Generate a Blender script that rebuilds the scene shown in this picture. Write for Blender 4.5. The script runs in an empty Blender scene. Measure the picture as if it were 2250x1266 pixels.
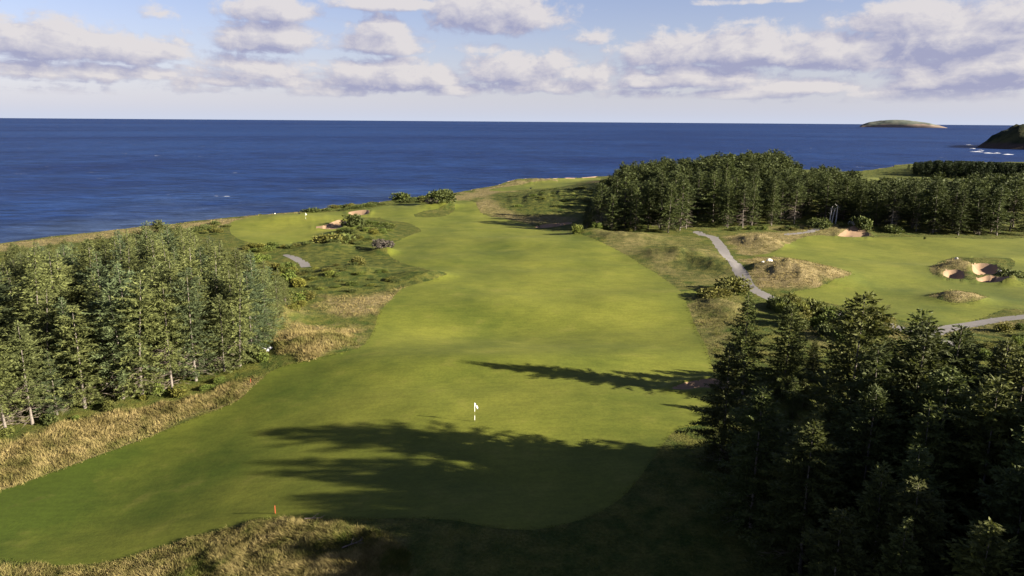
import bpy, math, random
import numpy as np
from mathutils import Matrix, Vector

rng = np.random.default_rng(11)
random.seed(11)
scene = bpy.context.scene
col = scene.collection

# ------------------------------------------------------------------ camera
PW, PH, FPX = 2250, 1266, 1600.0
CAM_H, PITCH, ROLL = 34.0, math.radians(12.9), math.radians(0.41)
cam = bpy.data.cameras.new('camera')
cam.sensor_width = 36.0
cam.lens = 36.0 * FPX / PW
cam.clip_start, cam.clip_end = 0.5, 250000.0
cam_ob = bpy.data.objects.new('camera', cam)
col.objects.link(cam_ob)
cam_ob.matrix_world = (Matrix.Translation((0, 0, CAM_H)) @ Matrix.Rotation(math.pi / 2 - PITCH, 4, 'X')
                       @ Matrix.Rotation(ROLL, 4, 'Z'))
scene.camera = cam_ob

# ------------------------------------------------------------------ exposure, sun, sky
SUN_AZ, SUN_EL = math.radians(107), math.radians(19.0)
SUN_K = -math.cos(SUN_AZ) / math.sin(SUN_AZ)          # a sun line keeps y + SUN_K * x
SUN_X = math.sin(SUN_AZ) / math.tan(SUN_EL)           # metres a shadow runs to the left per metre of height
EXPOSURE = 2.55
SKY_STRENGTH = 0.05
scene.view_settings.view_transform = 'Standard'
scene.view_settings.look = 'None'
scene.view_settings.exposure = EXPOSURE
scene.view_settings.gamma = 1.0
scene.view_settings.use_curve_mapping = False

SUN_DIR = Vector((math.sin(SUN_AZ) * math.cos(SUN_EL), math.cos(SUN_AZ) * math.cos(SUN_EL), math.sin(SUN_EL)))
sl = bpy.data.lights.new('sun', 'SUN')
sl.energy, sl.angle, sl.color = 5.0, math.radians(0.6), (1.0, 0.90, 0.74)
sun_ob = bpy.data.objects.new('sun', sl)
sun_ob.rotation_euler = SUN_DIR.to_track_quat('Z', 'Y').to_euler()
sun_ob.location = (60, -20, 80)
col.objects.link(sun_ob)

# pixel -> direction / ground
_cp, _sp = math.cos(PITCH), math.sin(PITCH)
_R, _U, _F = np.array([1, 0, 0.]), np.array([0, _sp, _cp]), np.array([0, _cp, -_sp])
_R2 = _R * math.cos(ROLL) + _U * math.sin(ROLL)
_U2 = -_R * math.sin(ROLL) + _U * math.cos(ROLL)


def ray(x, y):
    return (x - PW / 2) / FPX * _R2 - (y - PH / 2) / FPX * _U2 + _F


def azel(x, y):
    d = ray(x, y)
    d = d / np.linalg.norm(d)
    return math.atan2(d[0], d[1]), d[2]


class NT:
    """small helper to write node trees"""
    def __init__(self, tree):
        self.t = tree

    def n(self, typ, **kw):
        nd = self.t.nodes.new(typ)
        for k, v in kw.items():
            setattr(nd, k, v)
        return nd

    def put(self, sock, v):
        if v is None:
            return
        if hasattr(v, 'is_output') or isinstance(v, bpy.types.NodeSocket):
            self.t.links.new(v, sock)
        else:
            sock.default_value = v

    def m(self, op, a, b=None, c=None, clamp=False):
        nd = self.n('ShaderNodeMath', operation=op, use_clamp=clamp)
        for i, v in enumerate((a, b, c)):
            if v is not None:
                self.put(nd.inputs[i], v)
        return nd.outputs[0]

    def vm(self, op, a, b=None):
        nd = self.n('ShaderNodeVectorMath', operation=op)
        self.put(nd.inputs[0], a)
        if b is not None:
            self.put(nd.inputs[3 if op == 'SCALE' else 1], b)
        return nd.outputs[0]

    def mix(self, f, a, b):
        nd = self.n('ShaderNodeMix', data_type='RGBA')
        self.put(nd.inputs[0], f)
        self.put(nd.inputs[6], a)
        self.put(nd.inputs[7], b)
        return nd.outputs[2]

    def smooth(self, v, lo, hi):
        nd = self.n('ShaderNodeMapRange', interpolation_type='SMOOTHSTEP')
        self.put(nd.inputs[0], v)
        nd.inputs[1].default_value, nd.inputs[2].default_value = lo, hi
        return nd.outputs[0]

    def noise(self, vec, scale, detail=4, rough=0.55, dist=0.0):
        nd = self.n('ShaderNodeTexNoise')
        self.put(nd.inputs['Vector'], vec)
        nd.inputs['Scale'].default_value = scale
        nd.inputs['Detail'].default_value = detail
        nd.inputs['Roughness'].default_value = rough
        nd.inputs['Distortion'].default_value = dist
        return nd.outputs[0]


def c4(r, g, b):
    return (r, g, b, 1.0)


# cumulus banks seen in the photo: direction of centre, half width, half height (pixels at this lens), weight
CLOUDS = [(95, 85, 150, 48, 1.0), (265, 105, 110, 38, 1.0), (60, 150, 80, 28, .75), (205, 155, 85, 28, .8), (330, 160, 60, 22, .7),
          (590, 20, 100, 34, 1.0), (590, 78, 105, 42, 1.1), (385, 105, 55, 26, .7), (345, 22, 45, 22, .6), (560, 150, 150, 36, .85),
          (640, 178, 130, 24, .75), (840, 60, 60, 40, .9), (850, 95, 85, 30, 1.0), (860, 165, 150, 42, 1.1), (965, 165, 45, 32, 1.0),
          (850, 8, 140, 20, .9), (1090, 25, 150, 55, 1.05), (1130, 150, 120, 45, .95), (1240, 130, 60, 28, .8), (1060, 105, 70, 20, .6),
          (1200, 185, 160, 26, .85), (1310, 75, 60, 30, .6), (1480, 110, 140, 42, .95), (1660, 105, 170, 50, 1.1), (1840, 110, 110, 48, 1.1),
          (1560, 165, 170, 36, .95), (1750, 185, 120, 26, .9), (1640, 48, 40, 10, .5), (2030, 35, 160, 40, 1.0), (2130, 80, 190, 55, 1.15),
          (2200, 140, 150, 45, 1.2), (1990, 125, 70, 30, .85), (2080, 205, 120, 22, .8), (1960, 205, 70, 20, .75), (2240, 20, 120, 40, 1.0),
          (1650, 2, 120, 10, .7), (480, 175, 90, 20, .8), (720, 200, 110, 16, .8), (1010, 195, 90, 20, .8), (1290, 160, 80, 30, .9), (1420, 175, 90, 26, .9), (1620, 205, 140, 16, .8), (2120, 165, 130, 40, 1.1), (420, 190, 110, 20, .6), (110, 195, 120, 18, .5), (1390, 205, 120, 18, .6), (1800, 222, 200, 10, .4)]


def build_world():
    w = bpy.data.worlds.new('World')
    scene.world = w
    w.use_nodes = True
    t = w.node_tree
    t.nodes.clear()
    # ---- density group
    g = bpy.data.node_groups.new('cloud_density', 'ShaderNodeTree')
    g.interface.new_socket('Dir', in_out='INPUT', socket_type='NodeSocketVector')
    g.interface.new_socket('Density', in_out='OUTPUT', socket_type='NodeSocketFloat')
    N = NT(g)
    gi, go = N.n('NodeGroupInput'), N.n('NodeGroupOutput')
    D = gi.outputs[0]
    sp = N.n('ShaderNodeSeparateXYZ')
    N.put(sp.inputs[0], D)
    x, y, z = sp.outputs
    zz = N.m('MAXIMUM', z, 0.0)
    den = N.m('ADD', zz, 0.05)
    cb = N.n('ShaderNodeCombineXYZ')
    N.put(cb.inputs[0], N.m('DIVIDE', x, den))
    N.put(cb.inputs[1], N.m('MULTIPLY', N.m('DIVIDE', y, den), 0.42))
    P = cb.outputs[0]
    n1 = N.noise(P, 0.95, 8, 0.60, 0.25)
    n2 = N.noise(P, 4.2, 5, 0.62, 0.1)
    # isotropic billows in angle
    cb2 = N.n('ShaderNodeCombineXYZ')
    az = N.m('ARCTAN2', x, y)
    N.put(cb2.inputs[0], az)
    N.put(cb2.inputs[1], N.m('MULTIPLY', z, 1.45))
    n3 = N.noise(cb2.outputs[0], 30, 9, 0.62, 0.35)
    wob = N.m('MULTIPLY', N.m('SUBTRACT', n3, 0.5), 1.0)
    acc = None
    for (cx, cy, rx, ry, wt) in CLOUDS:
        a0, z0 = azel(cx, cy)
        du = N.m('MULTIPLY', N.m('SUBTRACT', az, a0), FPX / rx)
        dv = N.m('MULTIPLY', N.m('SUBTRACT', z, z0 - ry * .25 / FPX), FPX / ry)
        dv = N.m('MAXIMUM', dv, N.m('MULTIPLY', dv, -1.8))      # flatter bases
        r2 = N.m('ADD', N.m('MULTIPLY', du, du), N.m('MULTIPLY', dv, dv))
        v = N.m('MULTIPLY', N.m('EXPONENT', N.m('MULTIPLY', r2, -0.75)), wt)
        acc = v if acc is None else N.m('MAXIMUM', acc, v)
    # beyond the framed banks the same broken cover goes on
    inside = N.m('MULTIPLY', N.smooth(z, 0.26, 0.17), N.smooth(N.m('ABSOLUTE', az), 0.85, 0.62))
    inside = N.m('MULTIPLY', inside, N.smooth(y, 0.0, 0.1))
    base = N.m('ADD', N.m('MULTIPLY', N.m('SUBTRACT', n1, 0.5), 2.4), 0.20)
    mixd = N.n('ShaderNodeMix', data_type='FLOAT')
    N.put(mixd.inputs[0], inside)
    N.put(mixd.inputs[2], base)
    N.put(mixd.inputs[3], N.m('ADD', N.m('MULTIPLY', N.m('SUBTRACT', acc, .10), 1.25), N.m('MULTIPLY', N.m('SUBTRACT', n1, 0.5), 0.9)))
    d = N.m('ADD', mixd.outputs[0], N.m('MULTIPLY', wob, 1.5))
    d = N.m('ADD', d, N.m('MULTIPLY', N.m('SUBTRACT', n2, 0.5), 0.30))
    N.put(go.inputs[0], d)
    # ---- world
    N = NT(t)
    tc = N.n('ShaderNodeTexCoord')
    D = N.vm('NORMALIZE', tc.outputs['Generated'])
    g1 = N.n('ShaderNodeGroup', node_tree=g)
    N.put(g1.inputs[0], D)
    g2 = N.n('ShaderNodeGroup', node_tree=g)
    N.put(g2.inputs[0], N.vm('NORMALIZE', N.vm('ADD', D, (0.016, 0.0, 0.014))))
    sky = N.n('ShaderNodeTexSky', sky_type='NISHITA')
    sky.sun_disc = False
    sky.sun_elevation, sky.sun_rotation = SUN_EL, SUN_AZ
    sky.altitude, sky.air_density, sky.dust_density, sky.ozone_density = 60, 1.0, 0.6, 2.0
    sp = N.n('ShaderNodeSeparateXYZ')
    N.put(sp.inputs[0], D)
    z = sp.outputs[2]
    d1 = g1.outputs[0]
    cover = N.smooth(d1, 0.24, 0.72)
    low = N.smooth(z, 0.016, 0.042)
    cover = N.m('MULTIPLY', N.m('MULTIPLY', cover, 0.93), low)
    lit = N.m('MULTIPLY', N.m('SUBTRACT', d1, g2.outputs[0]), 1.25)
    lit = N.m('ADD', lit, 0.52)
    lit = N.m('SUBTRACT', lit, N.m('MULTIPLY', N.smooth(d1, 0.75, 1.35), 0.22), clamp=True)
    ccol = N.mix(lit, c4(1.219, 1.261, 1.85), c4(2.607, 2.464, 2.481))
    # pale marine haze low over the water thins upward
    hz = N.m('EXPONENT', N.m('MULTIPLY', N.m('MAXIMUM', z, 0.0), -16.0))
    skyc = N.mix(N.m('MULTIPLY', hz, 0.97), N.vm('MULTIPLY', sky.outputs[0], (0.52, 0.44, 0.53)), c4(2.12, 2.32, 2.85))
    allc = N.mix(cover, skyc, ccol)
    bg = N.n('ShaderNodeBackground')
    N.put(bg.inputs[0], allc)
    bg.inputs[1].default_value = SKY_STRENGTH
    out = N.n('ShaderNodeOutputWorld')
    t.links.new(bg.outputs[0], out.inputs[0])
    try:
        w.cycles.sampling_method = 'MANUAL'
        w.cycles.sample_map_resolution = 512
    except Exception:
        pass


build_world()

# ------------------------------------------------------------------ generic helpers
MATS = {}


def tag(o, label=None, cat=None, group=None, kind=None):
    if label:
        o['label'] = label
    if cat:
        o['category'] = cat
    if group:
        o['group'] = group
    if kind:
        o['kind'] = kind
    return o


def mesh_np(name, V, F, mat=None, smooth=False, attrs=None):
    """F: (n,k) array with k = 3 or 4"""
    V = np.asarray(V, np.float32)
    F = np.asarray(F, np.int32)
    me = bpy.data.meshes.new(name)
    k = F.shape[1]
    me.vertices.add(len(V))
    me.vertices.foreach_set('co', V.ravel())
    me.loops.add(F.size)
    me.loops.foreach_set('vertex_index', F.ravel())
    me.polygons.add(len(F))
    me.polygons.foreach_set('loop_start', np.arange(0, F.size, k, dtype=np.int32))
    me.polygons.foreach_set('loop_total', np.full(len(F), k, np.int32))
    me.polygons.foreach_set('use_smooth', np.full(len(F), smooth, bool))
    for an, av in (attrs or {}).items():
        a = me.attributes.new(an, 'FLOAT', 'POINT')
        a.data.foreach_set('value', np.asarray(av, np.float32))
    me.update(calc_edges=True)
    if mat:
        me.materials.append(mat)
    return me


def link(name, me, parent=None, loc=None):
    o = bpy.data.objects.new(name, me)
    col.objects.link(o)
    if parent is not None:
        o.parent = parent
    if loc is not None:
        o.location = loc
    return o


def empty(name, loc, rz=0.0, s=1.0):
    o = bpy.data.objects.new(name, None)
    o.empty_display_size = 0.5
    o.location, o.rotation_euler, o.scale = loc, (0, 0, rz), (s, s, s)
    col.objects.link(o)
    return o


def hash2(ix, iy, seed):
    h = (ix * 374761393 + iy * 668265263 + seed * 974634211) & 0xFFFFFFFF
    h = ((h ^ (h >> 13)) * 1274126177) & 0xFFFFFFFF
    return ((h ^ (h >> 16)) & 0xFFFFFF) / float(0xFFFFFF)


def vnoise(x, y, seed=0):
    x, y = np.asarray(x, float), np.asarray(y, float)
    ix, iy = np.floor(x).astype(np.int64), np.floor(y).astype(np.int64)
    fx, fy = x - ix, y - iy
    fx, fy = fx * fx * fx * (fx * (fx * 6 - 15) + 10), fy * fy * fy * (fy * (fy * 6 - 15) + 10)
    a, b = hash2(ix, iy, seed), hash2(ix + 1, iy, seed)
    c, d = hash2(ix, iy + 1, seed), hash2(ix + 1, iy + 1, seed)
    return (a + (b - a) * fx) * (1 - fy) + (c + (d - c) * fx) * fy - 0.5


def fbm(x, y, seed=0, octv=4, gain=0.5):
    s, a, f = 0, 1.0, 1.0
    for i in range(octv):
        s = s + a * vnoise(x * f + 17.3 * i, y * f - 9.1 * i, seed + i)
        a, f = a * gain, f * 2.03
    return s


def sstep(v, lo, hi):
    t = np.clip((v - lo) / (hi - lo), 0, 1)
    return t * t * (3 - 2 * t)


def poly_sdf(P, poly):
    """signed distance, positive inside; also the nearest boundary point"""
    poly = np.asarray(poly, float)
    A, B = poly, np.roll(poly, -1, 0)
    best = np.full(len(P), 1e18)
    near = np.zeros_like(P)
    ins = np.zeros(len(P), bool)
    for a, b in zip(A, B):
        e = b - a
        L = e @ e
        if L < 1e-12:
            continue
        t = np.clip(((P - a) @ e) / L, 0, 1)
        q = a + t[:, None] * e
        d2 = ((P - q) ** 2).sum(1)
        m = d2 < best
        best[m] = d2[m]
        near[m] = q[m]
        if a[1] != b[1]:
            c = ((a[1] > P[:, 1]) != (b[1] > P[:, 1]))
            xi = (b[0] - a[0]) * (P[:, 1] - a[1]) / (b[1] - a[1]) + a[0]
            ins ^= c & (P[:, 0] < xi)
    d = np.sqrt(best)
    return np.where(ins, d, -d), near


def sdf_box(P, poly, margin):
    """sdf only near the polygon, -margin elsewhere"""
    poly = np.asarray(poly, float)
    lo, hi = poly.min(0) - margin, poly.max(0) + margin
    m = ((P >= lo) & (P <= hi)).all(1)
    out = np.full(len(P), -float(margin))
    if m.any():
        out[m] = np.maximum(poly_sdf(P[m], poly)[0], -margin)
    return out


def smooth_poly(pts, n=6):
    """closed Catmull-Rom through the points"""
    p = np.asarray(pts, float)
    out = []
    k = len(p)
    for i in range(k):
        a, b, c, d = p[(i - 1) % k], p[i], p[(i + 1) % k], p[(i + 2) % k]
        for j in range(n):
            t = j / n
            out.append(0.5 * ((2 * b) + (c - a) * t + (2 * a - 5 * b + 4 * c - d) * t * t + (3 * b - a - 3 * c + d) * t ** 3))
    return np.array(out)


# ------------------------------------------------------------------ terrain heights
def base_h(x, y):
    x, y = np.asarray(x, float), np.asarray(y, float)
    z = 1.5 * fbm(x / 62 + 3.1, y / 62 + 1.7, 5, 2) + 0.60 * fbm(x / 25, y / 17, 9, 2) + 0.24 * fbm(x / 14, y / 8, 13, 2)
    # fall of the putting plateau to the left, and rise under the forest knoll
    z = z - 5.2 * sstep(-x - 0.20 * (y - 60), 4, 46) * sstep(125 - y, 0, 55)
    z = z + 9.0 * np.exp(-(((x - 95) / 62) ** 2 + ((y - 345) / 62) ** 2))
    # brow behind the flag, hollow beyond it
    z = z + 1.15 * np.exp(-((y - 100 - 0.004 * (x + 4) ** 2) / 6.0) ** 2) * np.exp(-((x + 4) / 30) ** 2)
    z = z - 1.0 * np.exp(-((y - 118 - 0.003 * x * x) / 9.0) ** 2) * np.exp(-((x - 4) / 34) ** 2)
    return z


def gp(px, py, hf=None):
    d = ray(px, py)
    hf = hf or base_h
    z = 0.0
    for _ in range(14):
        q = np.array([0, 0, CAM_H]) + d * (z - CAM_H) / d[2]
        z = 0.25 * z + 0.75 * float(hf(q[0], q[1]))
    return q


def gpoly(pts):
    return np.array([gp(*p)[:2] for p in pts])


def mpx(px, py):
    """metres per pixel at that ground point"""
    q = gp(px, py)
    return math.hypot(q[1] * _cp + (CAM_H - q[2]) * _sp, 0) / FPX


# mounds: pixel centre, half width in pixels, half depth in metres, height
MOUNDS = [(1742, 606, 128, 11, 3.0), (1500, 566, 95, 9, 2.2), (1575, 585, 45, 7, 1.6), (1672, 537, 55, 9, 2.4), (1385, 524, 75, 7, 1.7),
          (2105, 658, 66, 4.2, 1.5), (2105, 590, 42, 3.2, 2.3), (2160, 573, 80, 3.0, .7), (1590, 680, 55, 7, 1.6), (1300, 512, 40, 6, 1.3),
          (970, 455, 45, 7, 1.8), (905, 460, 60, 14, .9), (780, 520, 90, 9, 2.0), (720, 550, 80, 7, 1.8), (840, 555, 30, 4, 1.5),
          (930, 606, 60, 5, 1.2), (760, 600, 90, 9, 1.6), (1240, 440, 150, 30, 3.0), (690, 755, 80, 6, 1.1), (590, 700, 80, 6, 1.8),
          (1120, 400, 160, 24, 2.0), (1870, 505, 110, 6, 1.6), (2215, 620, 40, 3, 1.2), (640, 480, 160, 14, .8), (560, 690, 60, 6, 1.2)]
_M = [(gp(a, b)[:2], max(rx * mpx(a, b), .5), ry, h) for a, b, rx, ry, h in MOUNDS]

BUNKERS_PX = {
    'greenside': [(1476, 855), (1500, 845), (1528, 838), (1566, 834), (1600, 842), (1598, 858), (1545, 853), (1505, 858)],
    'wood edge': [(1176, 498), (1195, 494), (1222, 492), (1245, 489), (1256, 492), (1238, 496), (1205, 501), (1182, 502)],
    'left green': [(690, 500), (715, 496), (745, 487), (762, 490), (752, 500), (725, 505)],
    'left back': [(765, 468), (790, 463), (812, 463), (806, 472), (780, 475)],
    'right front': [(2072, 600), (2080, 596), (2112, 597), (2118, 612), (2095, 614), (2076, 608)],
    'right back': [(2133, 586), (2152, 580), (2184, 583), (2198, 594), (2176, 606), (2152, 606), (2137, 598)],
    'right low': [(2146, 614), (2178, 609), (2215, 616), (2205, 624), (2160, 622)],
    'forest foot': [(1840, 519), (1862, 509), (1895, 508), (1912, 518), (1880, 522)],
}
BUNK = {k: smooth_poly(gpoly(v), 5) for k, v in BUNKERS_PX.items()}

FAIR_MAIN = [(-330, 1205), (-160, 1135), (0, 1078), (100, 1043), (250, 988), (400, 930), (520, 880), (560, 845), (612, 808), (690, 790),
             (790, 764), (822, 722), (832, 690), (858, 660), (888, 632), (972, 612), (976, 604), (930, 590), (880, 576), (852, 558),
             (852, 541), (890, 523), (925, 507), (900, 491), (862, 486), (835, 478), (842, 466), (858, 452), (925, 446), (1000, 441),
             (1040, 444), (1058, 468), (1118, 484), (1160, 492), (1186, 506), (1240, 510), (1290, 521), (1350, 546), (1400, 576),
             (1450, 606), (1495, 640), (1512, 676), (1540, 740), (1562, 795), (1568, 836), (1560, 870), (1562, 905), (1540, 932),
             (1482, 947), (1440, 1000), (1380, 1080), (1290, 1136), (1190, 1162), (1090, 1160), (980, 1142), (800, 1140),
             (660, 1138), (560, 1142), (480, 1166), (340, 1208), (240, 1236), (140, 1246), (40, 1234), (-120, 1215), (-300, 1250)]
FAIR_LEFT = [(505, 500), (520, 486), (575, 476), (665, 469), (760, 464), (812, 459), (850, 452), (848, 462), (838, 478), (790, 479),
             (768, 486), (757, 500), (738, 514), (690, 531), (620, 537), (545, 532), (512, 518)]
FAIR_RIGHT = [(1660, 563), (1700, 554), (1734, 540), (1756, 525), (1800, 517), (1850, 521), (1990, 521), (2140, 525), (2420, 527), (2420, 690),
              (2225, 678), (2150, 702), (2070, 715), (1990, 706), (1930, 690), (1850, 672), (1740, 646), (1800, 634), (1868, 615),
              (1850, 600), (1790, 578), (1730, 566)]
CROSS = [(1500, 641), (1560, 634), (1640, 624), (1650, 632), (1570, 642), (1508, 652)]
FAR_STRIP = [(1075, 416), (1140, 408), (1200, 402), (1268, 402), (1240, 410), (1160, 416), (1110, 421)]
TEE_FAR = [(1205, 395), (1300, 390), (1320, 394), (1290, 401), (1220, 400)]
TEE_KNOLL = [(1880, 396), (1920, 390), (1940, 394), (1925, 402), (1890, 404)]
ROUGH_ISLES = [  # rough inside the mown ground
    [(2040, 655), (2070, 645), (2110, 640), (2150, 645), (2172, 658), (2145, 667), (2090, 668)],
    [(2042, 590), (2060, 578), (2100, 565), (2150, 568), (2215, 570), (2230, 582), (2215, 600), (2240, 606), (2300, 612), (2300, 626),
     (2215, 624), (2150, 618), (2080, 614), (2050, 603)],
    [(910, 474), (930, 466), (985, 456), (1000, 460), (985, 472), (940, 478)],
]
PATHS_PX = [[(1530, 508, 3.0), (1545, 516, 3.0), (1566, 522, 3.0), (1582, 540, 3.0), (1600, 572, 2.9), (1618, 597, 2.9), (1640, 625, 2.9), (1662, 640, 2.9),
             (1720, 664, 2.6), (1850, 690, 2.4), (1930, 706, 2.4), (1985, 724, 2.5), (2040, 742, 2.5), (2110, 760, 2.5)],
            [(2010, 748, 2.6), (2075, 724, 2.6), (2140, 712, 2.6), (2200, 702, 2.6), (2280, 694, 2.6), (2400, 684, 2.6)],
            [(1722, 515, 1.8), (1745, 514, 2.2), (1770, 511, 2.2), (1800, 506, 2.0)],
            [(624, 560, 1.6), (645, 566, 2.3), (664, 577, 2.4), (673, 587, 2.4)]]


def ribbon(pts):
    g = np.array([list(gp(a, b)[:2]) + [w] for a, b, w in pts])
    P = []
    for i in range(len(g) - 1):
        a, b, c, d = g[max(i - 1, 0)], g[i], g[i + 1], g[min(i + 2, len(g) - 1)]
        for j in range(5):
            t = j / 5
            P.append(0.5 * ((2 * b) + (c - a) * t + (2 * a - 5 * b + 4 * c - d) * t * t + (3 * b - a - 3 * c + d) * t ** 3))
    P.append(g[-1])
    P = np.array(P)
    T = np.gradient(P[:, :2], axis=0)
    T /= np.linalg.norm(T, axis=1)[:, None]
    Nn = np.stack([-T[:, 1], T[:, 0]], 1)
    hw = (P[:, 2] / 2)[:, None]
    return np.concatenate([P[:, :2] + Nn * hw, (P[:, :2] - Nn * hw)[::-1]])


PATHS = [ribbon(p) for p in PATHS_PX]
FAIRWAYS = [smooth_poly(gpoly(p), 5) for p in (FAIR_MAIN, FAIR_LEFT, FAIR_RIGHT)]
MOWN_EXTRA = [smooth_poly(gpoly(p), 4) for p in (CROSS, FAR_STRIP, TEE_FAR, TEE_KNOLL)]
ISLES = [smooth_poly(gpoly(p), 5) for p in ROUGH_ISLES]

COAST_PX = [(-620, 640), (-300, 580), (-150, 556), (0, 535), (90, 523), (180, 512), (300, 499), (400, 490), (480, 482), (560, 475), (600, 471),
            (640, 467), (700, 459), (780, 449), (850, 441), (920, 433), (990, 425), (1040, 416), (1100, 407), (1150, 401), (1200, 395),
            (1250, 391), (1310, 388), (1400, 383), (1500, 381), (1600, 378), (1700, 374), (1760, 372), (1850, 377), (1895, 376), (1930, 370), (1980, 362),
            (2060, 358), (2150, 357), (2250, 356)]
_c = gpoly(COAST_PX)
_c = np.concatenate([_c, [[560, 640], [620, 520], [700, 300], [700, -60]]])
_cc = []
for i in range(len(_c) - 1):       # ragged cliff line
    for j in range(6):
        t = j / 6
        q = _c[i] * (1 - t) + _c[i + 1] * t
        L = np.linalg.norm(_c[i + 1] - _c[i])
        nrm = np.array([-(_c[i + 1] - _c[i])[1], (_c[i + 1] - _c[i])[0]]) / L
        k = float(fbm(q[0] / 14, q[1] / 14, 33, 4)) * min(L * .10, 5.0)
        _cc.append(q + nrm * k)
COAST = np.array(_cc)
LAND = np.concatenate([COAST, [[700, -60], [-500, -60], [-500, COAST[0][1]]]])


def height(x, y):
    """full terrain"""
    x, y = np.atleast_1d(np.asarray(x, float)), np.atleast_1d(np.asarray(y, float))
    z = base_h(x, y)
    for (c, sx, sy, h) in _M:
        r = np.hypot(c[0], c[1])
        u = (x - c[0]) / sx
        v = (y - c[1]) / sy
        d2 = u * u + v * v
        m = d2 < 9
        if m.any():
            bump = h * np.exp(-1.3 * d2[m] ** 1.25)
            bump = bump * (1 + 0.35 * fbm(x[m] / 3.5, y[m] / 3.5, 21, 3))
            z[m] += bump
    P = np.stack([x, y], 1)
    for k, b in BUNK.items():
        dep = 1.0 if 'right' in k else 0.55
        s = sdf_box(P, b, 4.0)
        z = z - dep * sstep(s, -0.1, 1.6) + 0.30 * np.exp(-((s + 0.7) / 0.8) ** 2) * (s > -3.9)
    return z


def hz(x, y):
    return float(height(x, y)[0])


# ------------------------------------------------------------------ terrain mesh (rings around the view point, finer close by)
DA = 1.35 / 728.0
az_f = np.arange(-math.radians(41), math.radians(41), DA)
az_s = np.radians(np.linspace(41.5, 84, 70))
AZ = np.concatenate([-az_s[::-1], az_f, az_s])
DEP = np.concatenate([np.arange(math.radians(2.0), math.radians(38), DA), np.radians(np.linspace(38.5, 72, 40))])
RAD = CAM_H / np.tan(DEP)
nU, nV = len(AZ), len(DEP)


def to_uv(P):
    a = np.arctan2(P[:, 0], P[:, 1])
    d = np.arctan2(CAM_H, np.hypot(P[:, 0], P[:, 1]))
    return np.stack([np.interp(a, AZ, np.arange(nU), left=-40, right=nU + 40),
                     np.interp(d, DEP, np.arange(nV), left=-40, right=nV + 40)], 1)


def from_uv(Q):
    a = np.interp(Q[:, 0], np.arange(nU), AZ)
    r = CAM_H / np.tan(np.interp(Q[:, 1], np.arange(nV), DEP))
    return np.stack([r * np.sin(a), r * np.cos(a)], 1)


def densify(P, k=4):
    out = []
    for a, b in zip(P, np.roll(P, -1, 0)):
        for j in range(k):
            out.append(a + (b - a) * j / k)
    return np.array(out)


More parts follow.
